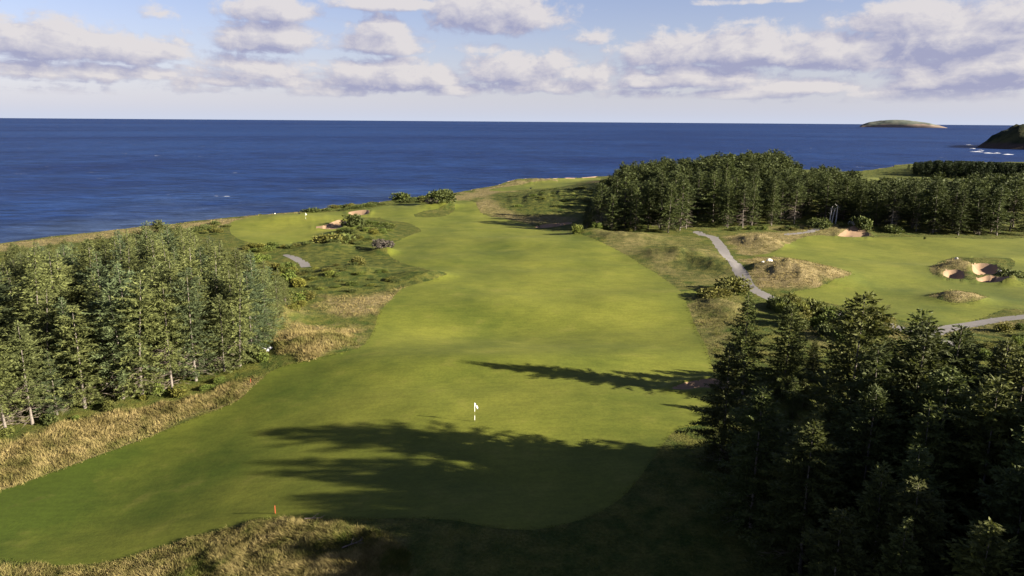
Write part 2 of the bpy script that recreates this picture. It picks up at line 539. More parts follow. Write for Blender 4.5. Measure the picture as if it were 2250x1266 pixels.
def build_terrain():
    U, V = np.meshgrid(np.arange(nU), np.arange(nV), indexing='xy')
    Q = np.stack([U.ravel(), V.ravel()], 1).astype(float)
    zones = [('land', [LAND]), ('fair', FAIRWAYS + MOWN_EXTRA), ('isle', ISLES), ('path', PATHS), ('bunk', list(BUNK.values()))]
    uvp = {k: [to_uv(densify(p, 3)) for p in v] for k, v in zones if k != 'land'}
    cu = to_uv(COAST)
    uvp['land'] = [np.concatenate([cu, [[nU + 80, cu[-1][1]], [nU + 80, nV + 80], [-80, nV + 80], [-80, cu[0][1]]]])]
    locked = np.zeros(len(Q), bool)
    for k in ('bunk', 'path', 'isle', 'fair', 'land'):
        for p in uvp[k]:
            best = np.full((nV, nU), 9.0)
            near = np.zeros((nV, nU, 2))
            for a, b in zip(p, np.roll(p, -1, 0)):
                steps = max(1, int(np.abs(b - a).max() / 12))
                for q in range(steps):
                    e0, e1 = a + (b - a) * q / steps, a + (b - a) * (q + 1) / steps
                    u0, v0 = np.floor(np.minimum(e0, e1)).astype(int) - 1
                    u1, v1 = np.ceil(np.maximum(e0, e1)).astype(int) + 2
                    u0, v0, u1, v1 = max(u0, 0), max(v0, 0), min(u1, nU), min(v1, nV)
                    if u1 <= u0 or v1 <= v0:
                        continue
                    G = np.stack(np.meshgrid(np.arange(u0, u1), np.arange(v0, v1)), -1).astype(float)
                    e = e1 - e0
                    t = np.clip(((G - e0) @ e) / (e @ e + 1e-12), 0, 1)
                    n_ = e0 + t[..., None] * e
                    d = np.hypot(G[..., 0] - n_[..., 0], G[..., 1] - n_[..., 1])
                    w = d < best[v0:v1, u0:u1]
                    best[v0:v1, u0:u1][w] = d[w]
                    near[v0:v1, u0:u1][w] = n_[w]
            sel = (best.ravel() < 0.55) & ~locked
            Q[sel] = near.reshape(-1, 2)[sel]
            locked |= sel
    XY = from_uv(Q)
    Z = height(XY[:, 0], XY[:, 1])
    ii = (np.arange(nV - 1)[:, None] * nU + np.arange(nU - 1)[None, :]).ravel()
    Fq = np.stack([ii, ii + 1, ii + 1 + nU, ii + nU], 1)
    Cq = Q[Fq].mean(1)
    zone = np.zeros(len(Fq), np.int8)      # 0 ground

    edge = locked[Fq].any(1)

    def inside(p):
        """faces inside a polygon: scan lines first, exact test beside its edge"""
        res = np.zeros((nV - 1, nU - 1), bool)
        A, B = p, np.roll(p, -1, 0)
        for j in range(max(0, int(p[:, 1].min()) - 1), min(nV - 1, int(p[:, 1].max()) + 2)):
            yc = j + .5
            c = (A[:, 1] > yc) != (B[:, 1] > yc)
            xs = np.sort((B[c, 0] - A[c, 0]) * (yc - A[c, 1]) / (B[c, 1] - A[c, 1]) + A[c, 0])
            for x0, x1 in zip(xs[::2], xs[1::2]):
                i0, i1 = max(0, int(math.ceil(x0 - .5))), min(nU - 1, int(math.ceil(x1 - .5)))
                res[j, i0:i1] = True
        res = res.ravel()
        lo, hi = p.min(0) - 1, p.max(0) + 1
        idx = np.where(edge & ((Cq >= lo) & (Cq <= hi)).all(1))[0]
        if len(idx):
            c0 = Cq[idx]
            ins = np.zeros(len(idx), bool)
            for a, b in zip(A, B):
                if a[1] != b[1]:
                    w = (a[1] > c0[:, 1]) != (b[1] > c0[:, 1])
                    ins ^= w & (c0[:, 0] < (b[0] - a[0]) * (c0[:, 1] - a[1]) / (b[1] - a[1]) + a[0])
            res[idx] = ins
        return res
    for k, val in (('fair', 1), ('isle', 0), ('path', 2), ('bunk', 3)):
        for p in uvp[k]:
            zone[inside(p)] = val
    zone[~inside(uvp['land'][0])] = 9
    return XY, Z, Fq, zone


XY, Z, FQ, ZONE = build_terrain()

# ---- colour weights that belong to the plants themselves (dry fescue, heath scrub, dry turf)
TAN_PX = [([(-320, 1090), (0, 985), (100, 955), (240, 903), (400, 878), (520, 845), (560, 840), (520, 882), (400, 932), (250, 990), (100, 1045), (-300, 1190)], 1.0, 3),
          ([(595, 735), (650, 715), (800, 722), (792, 765), (690, 792), (600, 786)], 1.0, 3),
          ([(690, 655), (800, 642), (888, 632), (850, 668), (830, 690), (700, 690)], .95, 3),
          ([(500, 690), (600, 668), (690, 690), (640, 720), (540, 720)], .75, 3),
          ([(-300, 1215), (60, 1236), (240, 1238), (340, 1210), (480, 1168), (560, 1145), (820, 1150), (900, 1330), (-300, 1330)], .68, 3),
          ([(-200, 565), (0, 536), (180, 513), (400, 491), (420, 500), (200, 526), (0, 552), (-200, 585)], .8, 3),
          ([(380, 493), (600, 473), (700, 462), (668, 470), (560, 480), (510, 492), (480, 500)], 1.0, 3),
          ([(980, 432), (1100, 408), (1310, 388), (1330, 400), (1260, 402), (1100, 424), (1040, 440), (990, 446)], .85, 6),
          ([(1632, 572), (1700, 562), (1790, 578), (1872, 612), (1800, 634), (1670, 632)], 1.0, 2.5),
          ([(1590, 520), (1640, 512), (1735, 512), (1758, 522), (1730, 542), (1690, 556), (1630, 562)], .85, 2.5),
          ([(1280, 505), (1420, 512), (1540, 520), (1590, 570), (1630, 622), (1520, 634), (1420, 580), (1340, 540)], .32, 4),
          ([(2040, 655), (2110, 640), (2172, 658), (2090, 668)], .85, 1.5),
          ([(2040, 590), (2100, 565), (2140, 590), (2110, 614), (2060, 605)], .85, 1.5),
          ([(1500, 650), (1600, 640), (1640, 660), (1600, 790), (1565, 800), (1540, 740)], .38, 3),
          ([(1040, 444), (1080, 440), (1130, 470), (1260, 478), (1240, 495), (1120, 484), (1058, 468)], .75, 4),
          ([(1730, 700), (2000, 720), (2300, 690), (2300, 730), (2050, 745), (1800, 760)], .5, 3),
          ([(1680, 498), (1900, 498), (1920, 520), (1740, 520)], .6, 3)]
SCRUB_PX = [([(1070, 438), (1200, 415), (1340, 412), (1350, 440), (1280, 465), (1150, 472), (1100, 460)], 1.0, 8),
            ([(640, 545), (760, 500), (840, 490), (900, 510), (850, 540), (860, 575), (970, 608), (860, 640), (740, 650), (640, 640)], .8, 5),
            ([(640, 600), (520, 700), (420, 830), (560, 830), (600, 730), (700, 690), (690, 640)], .8, 4),
            ([(1420, 540), (1480, 540), (1600, 590), (1590, 615), (1500, 590)], .7, 4),
            ([(1700, 376), (1850, 379), (1985, 364), (2400, 357), (2400, 440), (1700, 420)], .9, 12),
            ([(2000, 760), (2100, 735), (2300, 708), (2300, 900), (2000, 900)], .7, 4)]


def weights(P, spec, seed):
    w = np.zeros(len(P))
    for pts, amt, soft in spec:
        g = gpoly(pts)
        s = sdf_box(P, g, soft * 2)
        w = np.maximum(w, amt * sstep(s + soft * 1.2 * fbm(P[:, 0] / (soft * 1.4), P[:, 1] / (soft * 1.4), seed, 3), -soft * .5, soft * .5))
    return w


TANW = weights(XY, TAN_PX, 41)
SCRW = weights(XY, SCRUB_PX, 51)
# a dry rim wherever mown turf meets rough
_dry = np.zeros(len(XY))
for (px, py, rx, ry, a) in [(970, 738, 80, 22, .9), (520, 1085, 110, 45, .8), (420, 1160, 200, 28, .5), (950, 905, 420, 120, .35), (1240, 840, 260, 40, .3),
                            (1300, 640, 220, 90, .45), (1130, 480, 120, 30, .5), (640, 500, 160, 34, .55), (1950, 560, 260, 36, .4), (1240, 395, 80, 8, .8),
                            (150, 1080, 420, 140, -1.15), (640, 860, 200, 60, -.3), (900, 640, 120, 60, -.2)]:
    c = gp(px, py)[:2]
    uu = (XY[:, 0] - c[0]) / (rx * mpx(px, py))
    r0, r1, r2 = gp(px, py)[1], gp(px, py - ry)[1], gp(px, py + ry)[1]
    vv = (XY[:, 1] - c[1]) / max((r1 - r2) / 2, 1)
    e_ = np.exp(-(uu ** 2 + vv ** 2))
    _dry = np.maximum(_dry, a * e_) if a > 0 else _dry + a * e_


def mat_new(name):
    m = bpy.data.materials.new(name)
    m.use_nodes = True
    m.node_tree.nodes.clear()
    MATS[name] = m
    return m, NT(m.node_tree)


def finish(N, colour, rough=0.9, spec=0.15, normal=None, trans=None):
    b = N.n('ShaderNodeBsdfPrincipled')
    N.put(b.inputs['Base Color'], colour)
    N.put(b.inputs['Roughness'], rough)
    b.inputs['Specular IOR Level'].default_value = spec
    if normal is not None:
        N.put(b.inputs['Normal'], normal)
    o = N.n('ShaderNodeOutputMaterial')
    sh = b.outputs[0]
    if trans:
        tr = N.n('ShaderNodeBsdfTranslucent')
        N.put(tr.inputs[0], trans[1])
        mx = N.n('ShaderNodeMixShader')
        mx.inputs[0].default_value = trans[0]
        N.t.links.new(sh, mx.inputs[1])
        N.t.links.new(tr.outputs[0], mx.inputs[2])
        sh = mx.outputs[0]
    N.t.links.new(sh, o.inputs[0])
    return b


def bump(N, h, strength, dist):
    b = N.n('ShaderNodeBump')
    N.put(b.inputs['Height'], h)
    b.inputs['Strength'].default_value = strength
    b.inputs['Distance'].default_value = dist
    return b.outputs[0]


def attr(N, name):
    return N.n('ShaderNodeAttribute', attribute_name=name).outputs['Fac']


def ground_materials():
    # mown turf
    m, N = mat_new('mown_turf')
    pos = N.n('ShaderNodeNewGeometry').outputs['Position']
    big = N.noise(pos, 0.045, 4, 0.6)
    mid = N.noise(pos, 0.22, 4, 0.62)
    fine = N.noise(pos, 2.6, 4, 0.7)
    sp = N.n('ShaderNodeSeparateXYZ')
    N.put(sp.inputs[0], pos)
    stripe = N.m('SINE', N.m('ADD', N.m('MULTIPLY', N.m('SUBTRACT', sp.outputs[0], N.m('MULTIPLY', sp.outputs[1], 0.05)), 0.30), N.m('MULTIPLY', big, 5.0)))
    f = N.m('ADD', N.m('MULTIPLY', N.m('SUBTRACT', big, 0.5), 1.25), N.m('MULTIPLY', N.m('SUBTRACT', mid, 0.5), 0.75))
    f = N.m('ADD', f, N.m('MULTIPLY', stripe, 0.10))
    f = N.m('ADD', f, N.m('MULTIPLY', attr(N, 'dry'), 0.62))
    f = N.m('ADD', f, 0.48, clamp=True)
    c = N.mix(f, c4(0.031, 0.046, 0.0042), c4(0.110, 0.115, 0.015))
    c = N.mix(N.m('MULTIPLY', N.smooth(mid, 0.56, 0.72), 0.15), c, c4(0.12, 0.10, 0.03))
    c = N.mix(N.smooth(N.m('ADD', N.m('MULTIPLY', fine, .6), N.m('MULTIPLY', N.noise(N.vm('MULTIPLY', pos, (.5, 1.6, 1.)), .9, 3, .6), .4)), 0.34, 0.66), N.vm('SCALE', c, 0.84), N.vm('SCALE', c, 1.14))
    finish(N, c, 0.85, 0.12, bump(N, fine, 0.35, 0.05))
    # rough: long grass, fescue, heath
    m, N = mat_new('rough_grass')
    pos = N.n('ShaderNodeNewGeometry').outputs['Position']
    big = N.noise(pos, 0.07, 4, 0.6)
    mid = N.noise(pos, 0.45, 5, 0.65)
    fine = N.noise(pos, 3.4, 4, 0.7)
    green = N.mix(N.smooth(mid, 0.3, 0.7), c4(0.02691, 0.04204, 0.008409), c4(0.07736, 0.07568, 0.01766))
    tanc = N.mix(N.smooth(mid, 0.3, 0.72), c4(0.08829, 0.07148, 0.02859), c4(0.1808, 0.1446, 0.07148))
    heath = N.mix(N.smooth(mid, 0.35, 0.66), c4(0.022, 0.034, 0.008), c4(0.078, 0.080, 0.017))
    c = N.mix(N.m('ADD', attr(N, 'tan'), N.m('MULTIPLY', N.m('SUBTRACT', big, 0.5), 1.0), clamp=True), green, tanc)
    c = N.mix(attr(N, 'scrub'), c, heath)
    c = N.mix(N.smooth(fine, 0.3, 0.75), N.vm('SCALE', c, 0.7), N.vm('SCALE', c, 1.25))
    finish(N, c, 0.95, 0.05, bump(N, N.m('ADD', fine, N.m('MULTIPLY', mid, 1.5)), 0.8, 0.25))
    # gravel cart path
    m, N = mat_new('gravel')
    pos = N.n('ShaderNodeNewGeometry').outputs['Position']
    c = N.mix(N.noise(pos, 0.6, 5, 0.7), c4(0.10, 0.092, 0.088), c4(0.165, 0.155, 0.150))
    c = N.mix(N.smooth(N.noise(pos, 9, 3, 0.7), .35, .7), N.vm('SCALE', c, .8), c)
    finish(N, c, 0.95, 0.1, bump(N, N.noise(pos, 12, 3), 0.4, 0.03))
    m, N = mat_new('bunker_sand')
    pos = N.n('ShaderNodeNewGeometry').outputs['Position']
    c = N.mix(N.noise(pos, 0.8, 5, 0.65), c4(0.14, 0.090, 0.054), c4(0.225, 0.152, 0.095))
    finish(N, c, 0.95, 0.1, bump(N, N.noise(pos, 3.0, 4), 0.4, 0.12))
    m, N = mat_new('cliff_rock')
    pos = N.n('ShaderNodeNewGeometry').outputs['Position']
    c = N.mix(N.noise(pos, 0.2, 6, 0.65), c4(0.12, 0.075, 0.05), c4(0.30, 0.22, 0.16))
    finish(N, c, 0.95, 0.1, bump(N, N.noise(pos, 0.6, 6, .7), 1.0, 0.8))


ground_materials()


def submesh(name, mask, mat, attrs, kind='structure'):
    f = FQ[mask]
    used, inv = np.unique(f, return_inverse=True)
    V = np.column_stack([XY[used], Z[used]])
    me = mesh_np(name, V, inv.reshape(-1, 4)[:, ::-1], MATS[mat], True, {k: v[used] for k, v in attrs.items()})
    o = link(name, me)
    o['kind'] = kind
    return o


submesh('ground', ZONE == 0, 'rough_grass', {'tan': TANW, 'scrub': SCRW})
submesh('fairway', ZONE == 1, 'mown_turf', {'dry': _dry})
submesh('cart_path', ZONE == 2, 'gravel', {})
_bc = {k: b.mean(0) for k, b in BUNK.items()}
_fc = XY[FQ].mean(1)
_bid = np.argmin(np.stack([((_fc - c) ** 2).sum(1) for c in _bc.values()], 1), 1)
for i, k in enumerate(_bc):
    mk = (ZONE == 3) & (_bid == i)
    if mk.any():
        submesh('sand_bunker', mk, 'bunker_sand', {})


def build_cliff():
    k = len(COAST)
    zt = height(COAST[:, 0], COAST[:, 1])
    T = np.gradient(COAST, axis=0)
    T /= np.linalg.norm(T, axis=1)[:, None] + 1e-9
    out = np.stack([-T[:, 1], T[:, 0]], 1)
    rows = []
    n = 9
    for j in range(n):
        t = j / (n - 1)
        off = (9.0 * t ** 1.3 + 2.4 * t * fbm(COAST[:, 0] / 7 + j, COAST[:, 1] / 7, 61, 3))[:, None]
        rows.append(np.column_stack([COAST + out * off, zt * (1 - t) + (-29.5) * t]))
    V = np.concatenate(rows)
    F = [[j * k + i, j * k + i + 1, (j + 1) * k + i + 1, (j + 1) * k + i] for j in range(n - 1) for i in range(k - 1)]
    o = link('cliff', mesh_np('cliff', V, F, MATS['cliff_rock'], False))
    o['kind'] = 'structure'


build_cliff()

# ------------------------------------------------------------------ sea
SEA_Z = -28.0


def build_sea():
    m, N = mat_new('sea_water')
    pos = N.n('ShaderNodeNewGeometry').outputs['Position']
    sp = N.n('ShaderNodeSeparateXYZ')
    N.put(sp.inputs[0], pos)
    dist = N.vm('LENGTH', pos)
    ln = N.n('ShaderNodeVectorMath', operation='LENGTH')
    N.put(ln.inputs[0], pos)
    R = ln.outputs['Value']
    # cloud shadows and wind streaks painted into the water colour: long in x, log-spaced in distance so that they keep showing far out
    lg = N.m('LOGARITHM', N.m('MAXIMUM', R, 10.0), 2.718)
    cb = N.n('ShaderNodeCombineXYZ')
    N.put(cb.inputs[0], N.m('DIVIDE', sp.outputs[0], N.m('MAXIMUM', R, 10.0)))
    N.put(cb.inputs[1], N.m('MULTIPLY', lg, 2.4))
    shade_streak = N.noise(cb.outputs[0], 1.6, 7, 0.62, 0.3)
    streak2 = N.noise(pos, 0.006, 5, 0.6)
    s1 = N.noise(N.vm('MULTIPLY', pos, (0.32, 1.0, 1.0)), 0.13, 5, 0.65)
    s2 = N.noise(N.vm('MULTIPLY', pos, (0.45, 1.0, 1.0)), 0.035, 5, 0.65)
    f = N.m('ADD', N.m('MULTIPLY', shade_streak, 1.3), N.m('MULTIPLY', streak2, 0.5))
    f = N.smooth(f, 0.55, 1.25)
    c = N.mix(f, c4(0.0028, 0.0100, 0.047), c4(0.0085, 0.0255, 0.086))
    # shoal water near the cliffs
    shoal = N.m('MULTIPLY', N.smooth(R, 900.0, 330.0), N.smooth(N.noise(pos, 0.008, 4, .6), .38, .66))
    c = N.mix(N.m('MULTIPLY', shoal, 0.75), c, c4(0.032, 0.050, 0.090))
    ch = N.m('ADD', N.m('MULTIPLY', N.m('SUBTRACT', s1, .5), 2.3), N.m('MULTIPLY', N.m('SUBTRACT', s2, .5), 1.2))
    c = N.mix(N.m('ADD', ch, 0.5, clamp=True), N.vm('SCALE', c, 0.42), N.vm('SCALE', c, 1.6))
    # whitecaps
    wc = N.noise(N.vm('MULTIPLY', pos, (0.4, 1.0, 1.0)), 0.055, 2, 0.5)
    wc2 = N.noise(N.vm('MULTIPLY', pos, (0.35, 1.0, 1.0)), 0.32, 3, 0.6)
    caps = N.m('MULTIPLY', N.smooth(wc, 0.735, 0.765), N.smooth(wc2, 0.56, 0.64))
    c = N.mix(caps, c, c4(0.6, 0.62, 0.66))
    h = N.m('ADD', N.m('MULTIPLY', s2, 2.0), s1)
    finish(N, c, 0.5, 0.05, bump(N, h, 0.7, 2.5))
    # rings out to the horizon
    rs = np.concatenate([[150], np.geomspace(200, 120000, 60)])
    az = np.radians(np.linspace(-100, 100, 81))
    V = np.array([[r * math.sin(a), r * math.cos(a), SEA_Z] for r in rs for a in az])
    k = len(az)
    F = [[j * k + i, j * k + i + 1, (j + 1) * k + i + 1, (j + 1) * k + i][::-1] for j in range(len(rs) - 1) for i in range(k - 1)]
    o = link('sea', mesh_np('sea', V, F, m, True))
    o['kind'] = 'structure'


build_sea()


def sea_pt(px, py):
    d = ray(px, py)
    return np.array([0, 0, CAM_H]) + d * (SEA_Z - CAM_H) / d[2]


def build_far_land():
    m, N = mat_new('island_slope')
    pos = N.n('ShaderNodeNewGeometry').outputs['Position']
    sp = N.n('ShaderNodeSeparateXYZ')
    N.put(sp.inputs[0], pos)
    n = N.noise(pos, 0.004, 6, .65)
    c = N.mix(N.smooth(n, .35, .65), c4(.060, .072, .060), c4(.095, .100, .080))
    low = N.smooth(N.m('ADD', sp.outputs[2], N.m('MULTIPLY', N.m('SUBTRACT', N.noise(pos, 0.003, 5, .6), .5), 190.0)), 46.0, 2.0)
    c = N.mix(N.m('MULTIPLY', low, .7), c, c4(.22, .155, .125))
    finish(N, c, .95, .05)
    a, b = sea_pt(1888, 279), sea_pt(2082, 280)
    D = 15500.0
    a, b = a * D / np.linalg.norm(a), b * D / np.linalg.norm(b)
    nx, ny = 120, 50
    prof_t = [0, .04, .12, .25, .38, .5, .65, .8, .92, 1]
    prof_h = [0, 55, 95, 125, 137, 135, 112, 80, 38, 0]
    V = []
    ctr = (a + b) / 2
    ax = (b - a)[:2]
    L = np.linalg.norm(ax)
    ax = ax / L
    ay = np.array([-ax[1], ax[0]])
    for j in range(ny):
        for i in range(nx):
            u, v = i / (nx - 1), j / (ny - 1) * 2 - 1
            p = ctr[:2] + ax * (u - .5) * L + ay * v * 420
            e = max(0, 1 - abs(v) ** 3.0)
            ed = min(1, e * 2.2)
            h = np.interp(u, prof_t, prof_h) * e ** .5
            nn = float(fbm(u * 9, v * 4, 71, 4)) * 11 * ed
            V.append([p[0], p[1], SEA_Z - 3 + max(-2, h + nn * min(1, h / 40))])
    F = [[j * nx + i, j * nx + i + 1, (j + 1) * nx + i + 1, (j + 1) * nx + i] for j in range(ny - 1) for i in range(nx - 1)]
    o = link('island', mesh_np('island', V, F, m, True))
    o['kind'] = 'structure'
    # headland at the right
    m, N = mat_new('headland_slope')
    pos = N.n('ShaderNodeNewGeometry').outputs['Position']
    sp = N.n('ShaderNodeSeparateXYZ')
    N.put(sp.inputs[0], pos)
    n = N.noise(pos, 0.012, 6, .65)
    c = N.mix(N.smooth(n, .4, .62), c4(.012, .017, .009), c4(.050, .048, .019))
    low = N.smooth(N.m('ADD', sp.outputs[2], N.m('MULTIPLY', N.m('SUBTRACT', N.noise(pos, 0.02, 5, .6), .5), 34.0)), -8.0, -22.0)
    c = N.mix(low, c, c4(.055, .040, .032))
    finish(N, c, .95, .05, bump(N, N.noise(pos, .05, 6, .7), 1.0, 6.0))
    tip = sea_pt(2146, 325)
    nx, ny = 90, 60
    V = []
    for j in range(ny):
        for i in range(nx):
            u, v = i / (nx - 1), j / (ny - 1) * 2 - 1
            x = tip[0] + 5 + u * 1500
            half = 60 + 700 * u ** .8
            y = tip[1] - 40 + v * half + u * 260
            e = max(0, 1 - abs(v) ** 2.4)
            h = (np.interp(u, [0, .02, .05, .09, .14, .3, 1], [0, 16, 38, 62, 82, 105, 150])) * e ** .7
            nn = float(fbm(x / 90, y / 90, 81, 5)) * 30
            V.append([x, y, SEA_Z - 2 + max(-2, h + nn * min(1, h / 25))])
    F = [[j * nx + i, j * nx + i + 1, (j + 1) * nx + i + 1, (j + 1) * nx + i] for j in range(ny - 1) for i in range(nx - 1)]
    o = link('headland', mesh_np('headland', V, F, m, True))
    o['kind'] = 'structure'
    # surf breaking on its rocks
    m, N = mat_new('foam')
    finish(N, c4(.42, .43, .46), .9, .1)
    Vs, Fs = [], []
    for (px, py, w, d) in [(2131, 319, 12, 14), (2138, 327, 9, 10), (2148, 334, 20, 12), (2172, 337, 14, 16), (2190, 337, 10, 8), (2214, 340, 18, 8), (2155, 331, 8, 10)]:
        c0 = sea_pt(px, py)
        k0 = len(Vs)
        n = 18
        Vs.append([c0[0], c0[1], SEA_Z + 1.6])
        for q in range(n):
            a = q / n * 2 * math.pi
            rr = 1 + .35 * math.sin(3 * a + px) + .2 * math.sin(7 * a + py)
            Vs.append([c0[0] + w * .55 * rr * math.cos(a), c0[1] + d * .9 * rr * math.sin(a), SEA_Z + .25])
        for q in range(n):
            Fs.append([k0, k0 + 1 + q, k0 + 1 + (q + 1) % n])
    o = link('surf_foam', mesh_np('surf_foam', Vs, Fs, m, True))
    tag(o, 'white surf breaking on the rocks below the dark headland', 'surf', kind='stuff')


build_far_land()


# ------------------------------------------------------------------ plant materials
def leaf_mat(name, dark, light, third=None, tr=0.22, seedscale=0.9):
    m, N = mat_new(name)
    oi = N.n('ShaderNodeObjectInfo')
    g = N.n('ShaderNodeNewGeometry')
    n1 = N.noise(g.outputs['Position'], seedscale, 3, .6)
    n2 = N.noise(g.outputs['Position'], 5.0, 2, .6)
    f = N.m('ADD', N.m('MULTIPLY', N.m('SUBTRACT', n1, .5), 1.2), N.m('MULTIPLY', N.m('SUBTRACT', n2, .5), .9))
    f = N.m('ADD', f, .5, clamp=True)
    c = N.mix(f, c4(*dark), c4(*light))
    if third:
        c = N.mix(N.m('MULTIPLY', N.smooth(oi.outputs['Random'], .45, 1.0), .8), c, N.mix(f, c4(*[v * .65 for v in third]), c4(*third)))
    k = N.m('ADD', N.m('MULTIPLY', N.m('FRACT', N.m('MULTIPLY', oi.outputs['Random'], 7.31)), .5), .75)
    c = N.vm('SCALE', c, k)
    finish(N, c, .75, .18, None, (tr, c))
    return m


leaf_mat('spruce_needles', (.050, .064, .021), (.140, .150, .047), (.074, .105, .052), tr=.36)
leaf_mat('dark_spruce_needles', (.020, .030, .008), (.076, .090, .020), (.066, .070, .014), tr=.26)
leaf_mat('far_needles', (.020, .033, .010), (.074, .086, .022), (.050, .062, .016), seedscale=.35)
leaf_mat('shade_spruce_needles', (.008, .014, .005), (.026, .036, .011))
leaf_mat('scrub_leaves', (.022, .038, .010), (.085, .095, .022), (.110, .100, .020))
leaf_mat('bright_leaves', (.035, .060, .012), (.110, .130, .022), (.13, .12, .02))
leaf_mat('grey_heath', (.050, .042, .034), (.125, .108, .090))


def wood_mat(name, a, b):
    m, N = mat_new(name)
    g = N.n('ShaderNodeNewGeometry')
    c = N.mix(N.noise(N.vm('MULTIPLY', g.outputs['Position'], (3, 3, 1)), 2.0, 5, .7), c4(*a), c4(*b))
    finish(N, c, .95, .05)


wood_mat('grey_bark', (.045, .037, .030), (.18, .16, .138))
wood_mat('dead_twig', (.07, .055, .042), (.16, .135, .115))
wood_mat('birch_bark', (.28, .27, .25), (.45, .43, .41))


# ------------------------------------------------------------------ plant builders (numpy triangles)
def tube(pts, rads, sides=6):
    pts = np.asarray(pts, float)
    V, F = [], []
    for i, (p, r) in enumerate(zip(pts, rads)):
        for q in range(sides):
            a = q / sides * 2 * math.pi
            V.append([p[0] + r * math.cos(a), p[1] + r * math.sin(a), p[2]])
    for i in range(len(pts) - 1):
        for q in range(sides):
            a, b = i * sides + q, i * sides + (q + 1) % sides
            F += [[a, b, b + sides], [a, b + sides, a + sides]]
    return np.array(V), np.array(F)


def tris_from(base, tip, width):
    """pointed sprays: base (n,3), tip (n,3), width vector (n,3) -> diamond of two triangles"""
    n = len(base)
    mid = base * .55 + tip * .45
    V = np.stack([base, mid + width, tip, mid - width], 1).reshape(-1, 3)
    i = np.arange(n) * 4
    F = np.concatenate([np.stack([i, i + 1, i + 2], 1), np.stack([i, i + 2, i + 3], 1)])
    return V, F


def join(parts):
    Vs, Fs, o = [], [], 0
    for V, F in parts:
        Vs.append(V)
        Fs.append(F + o)
        o += len(V)
    return np.concatenate(Vs), np.concatenate(Fs)


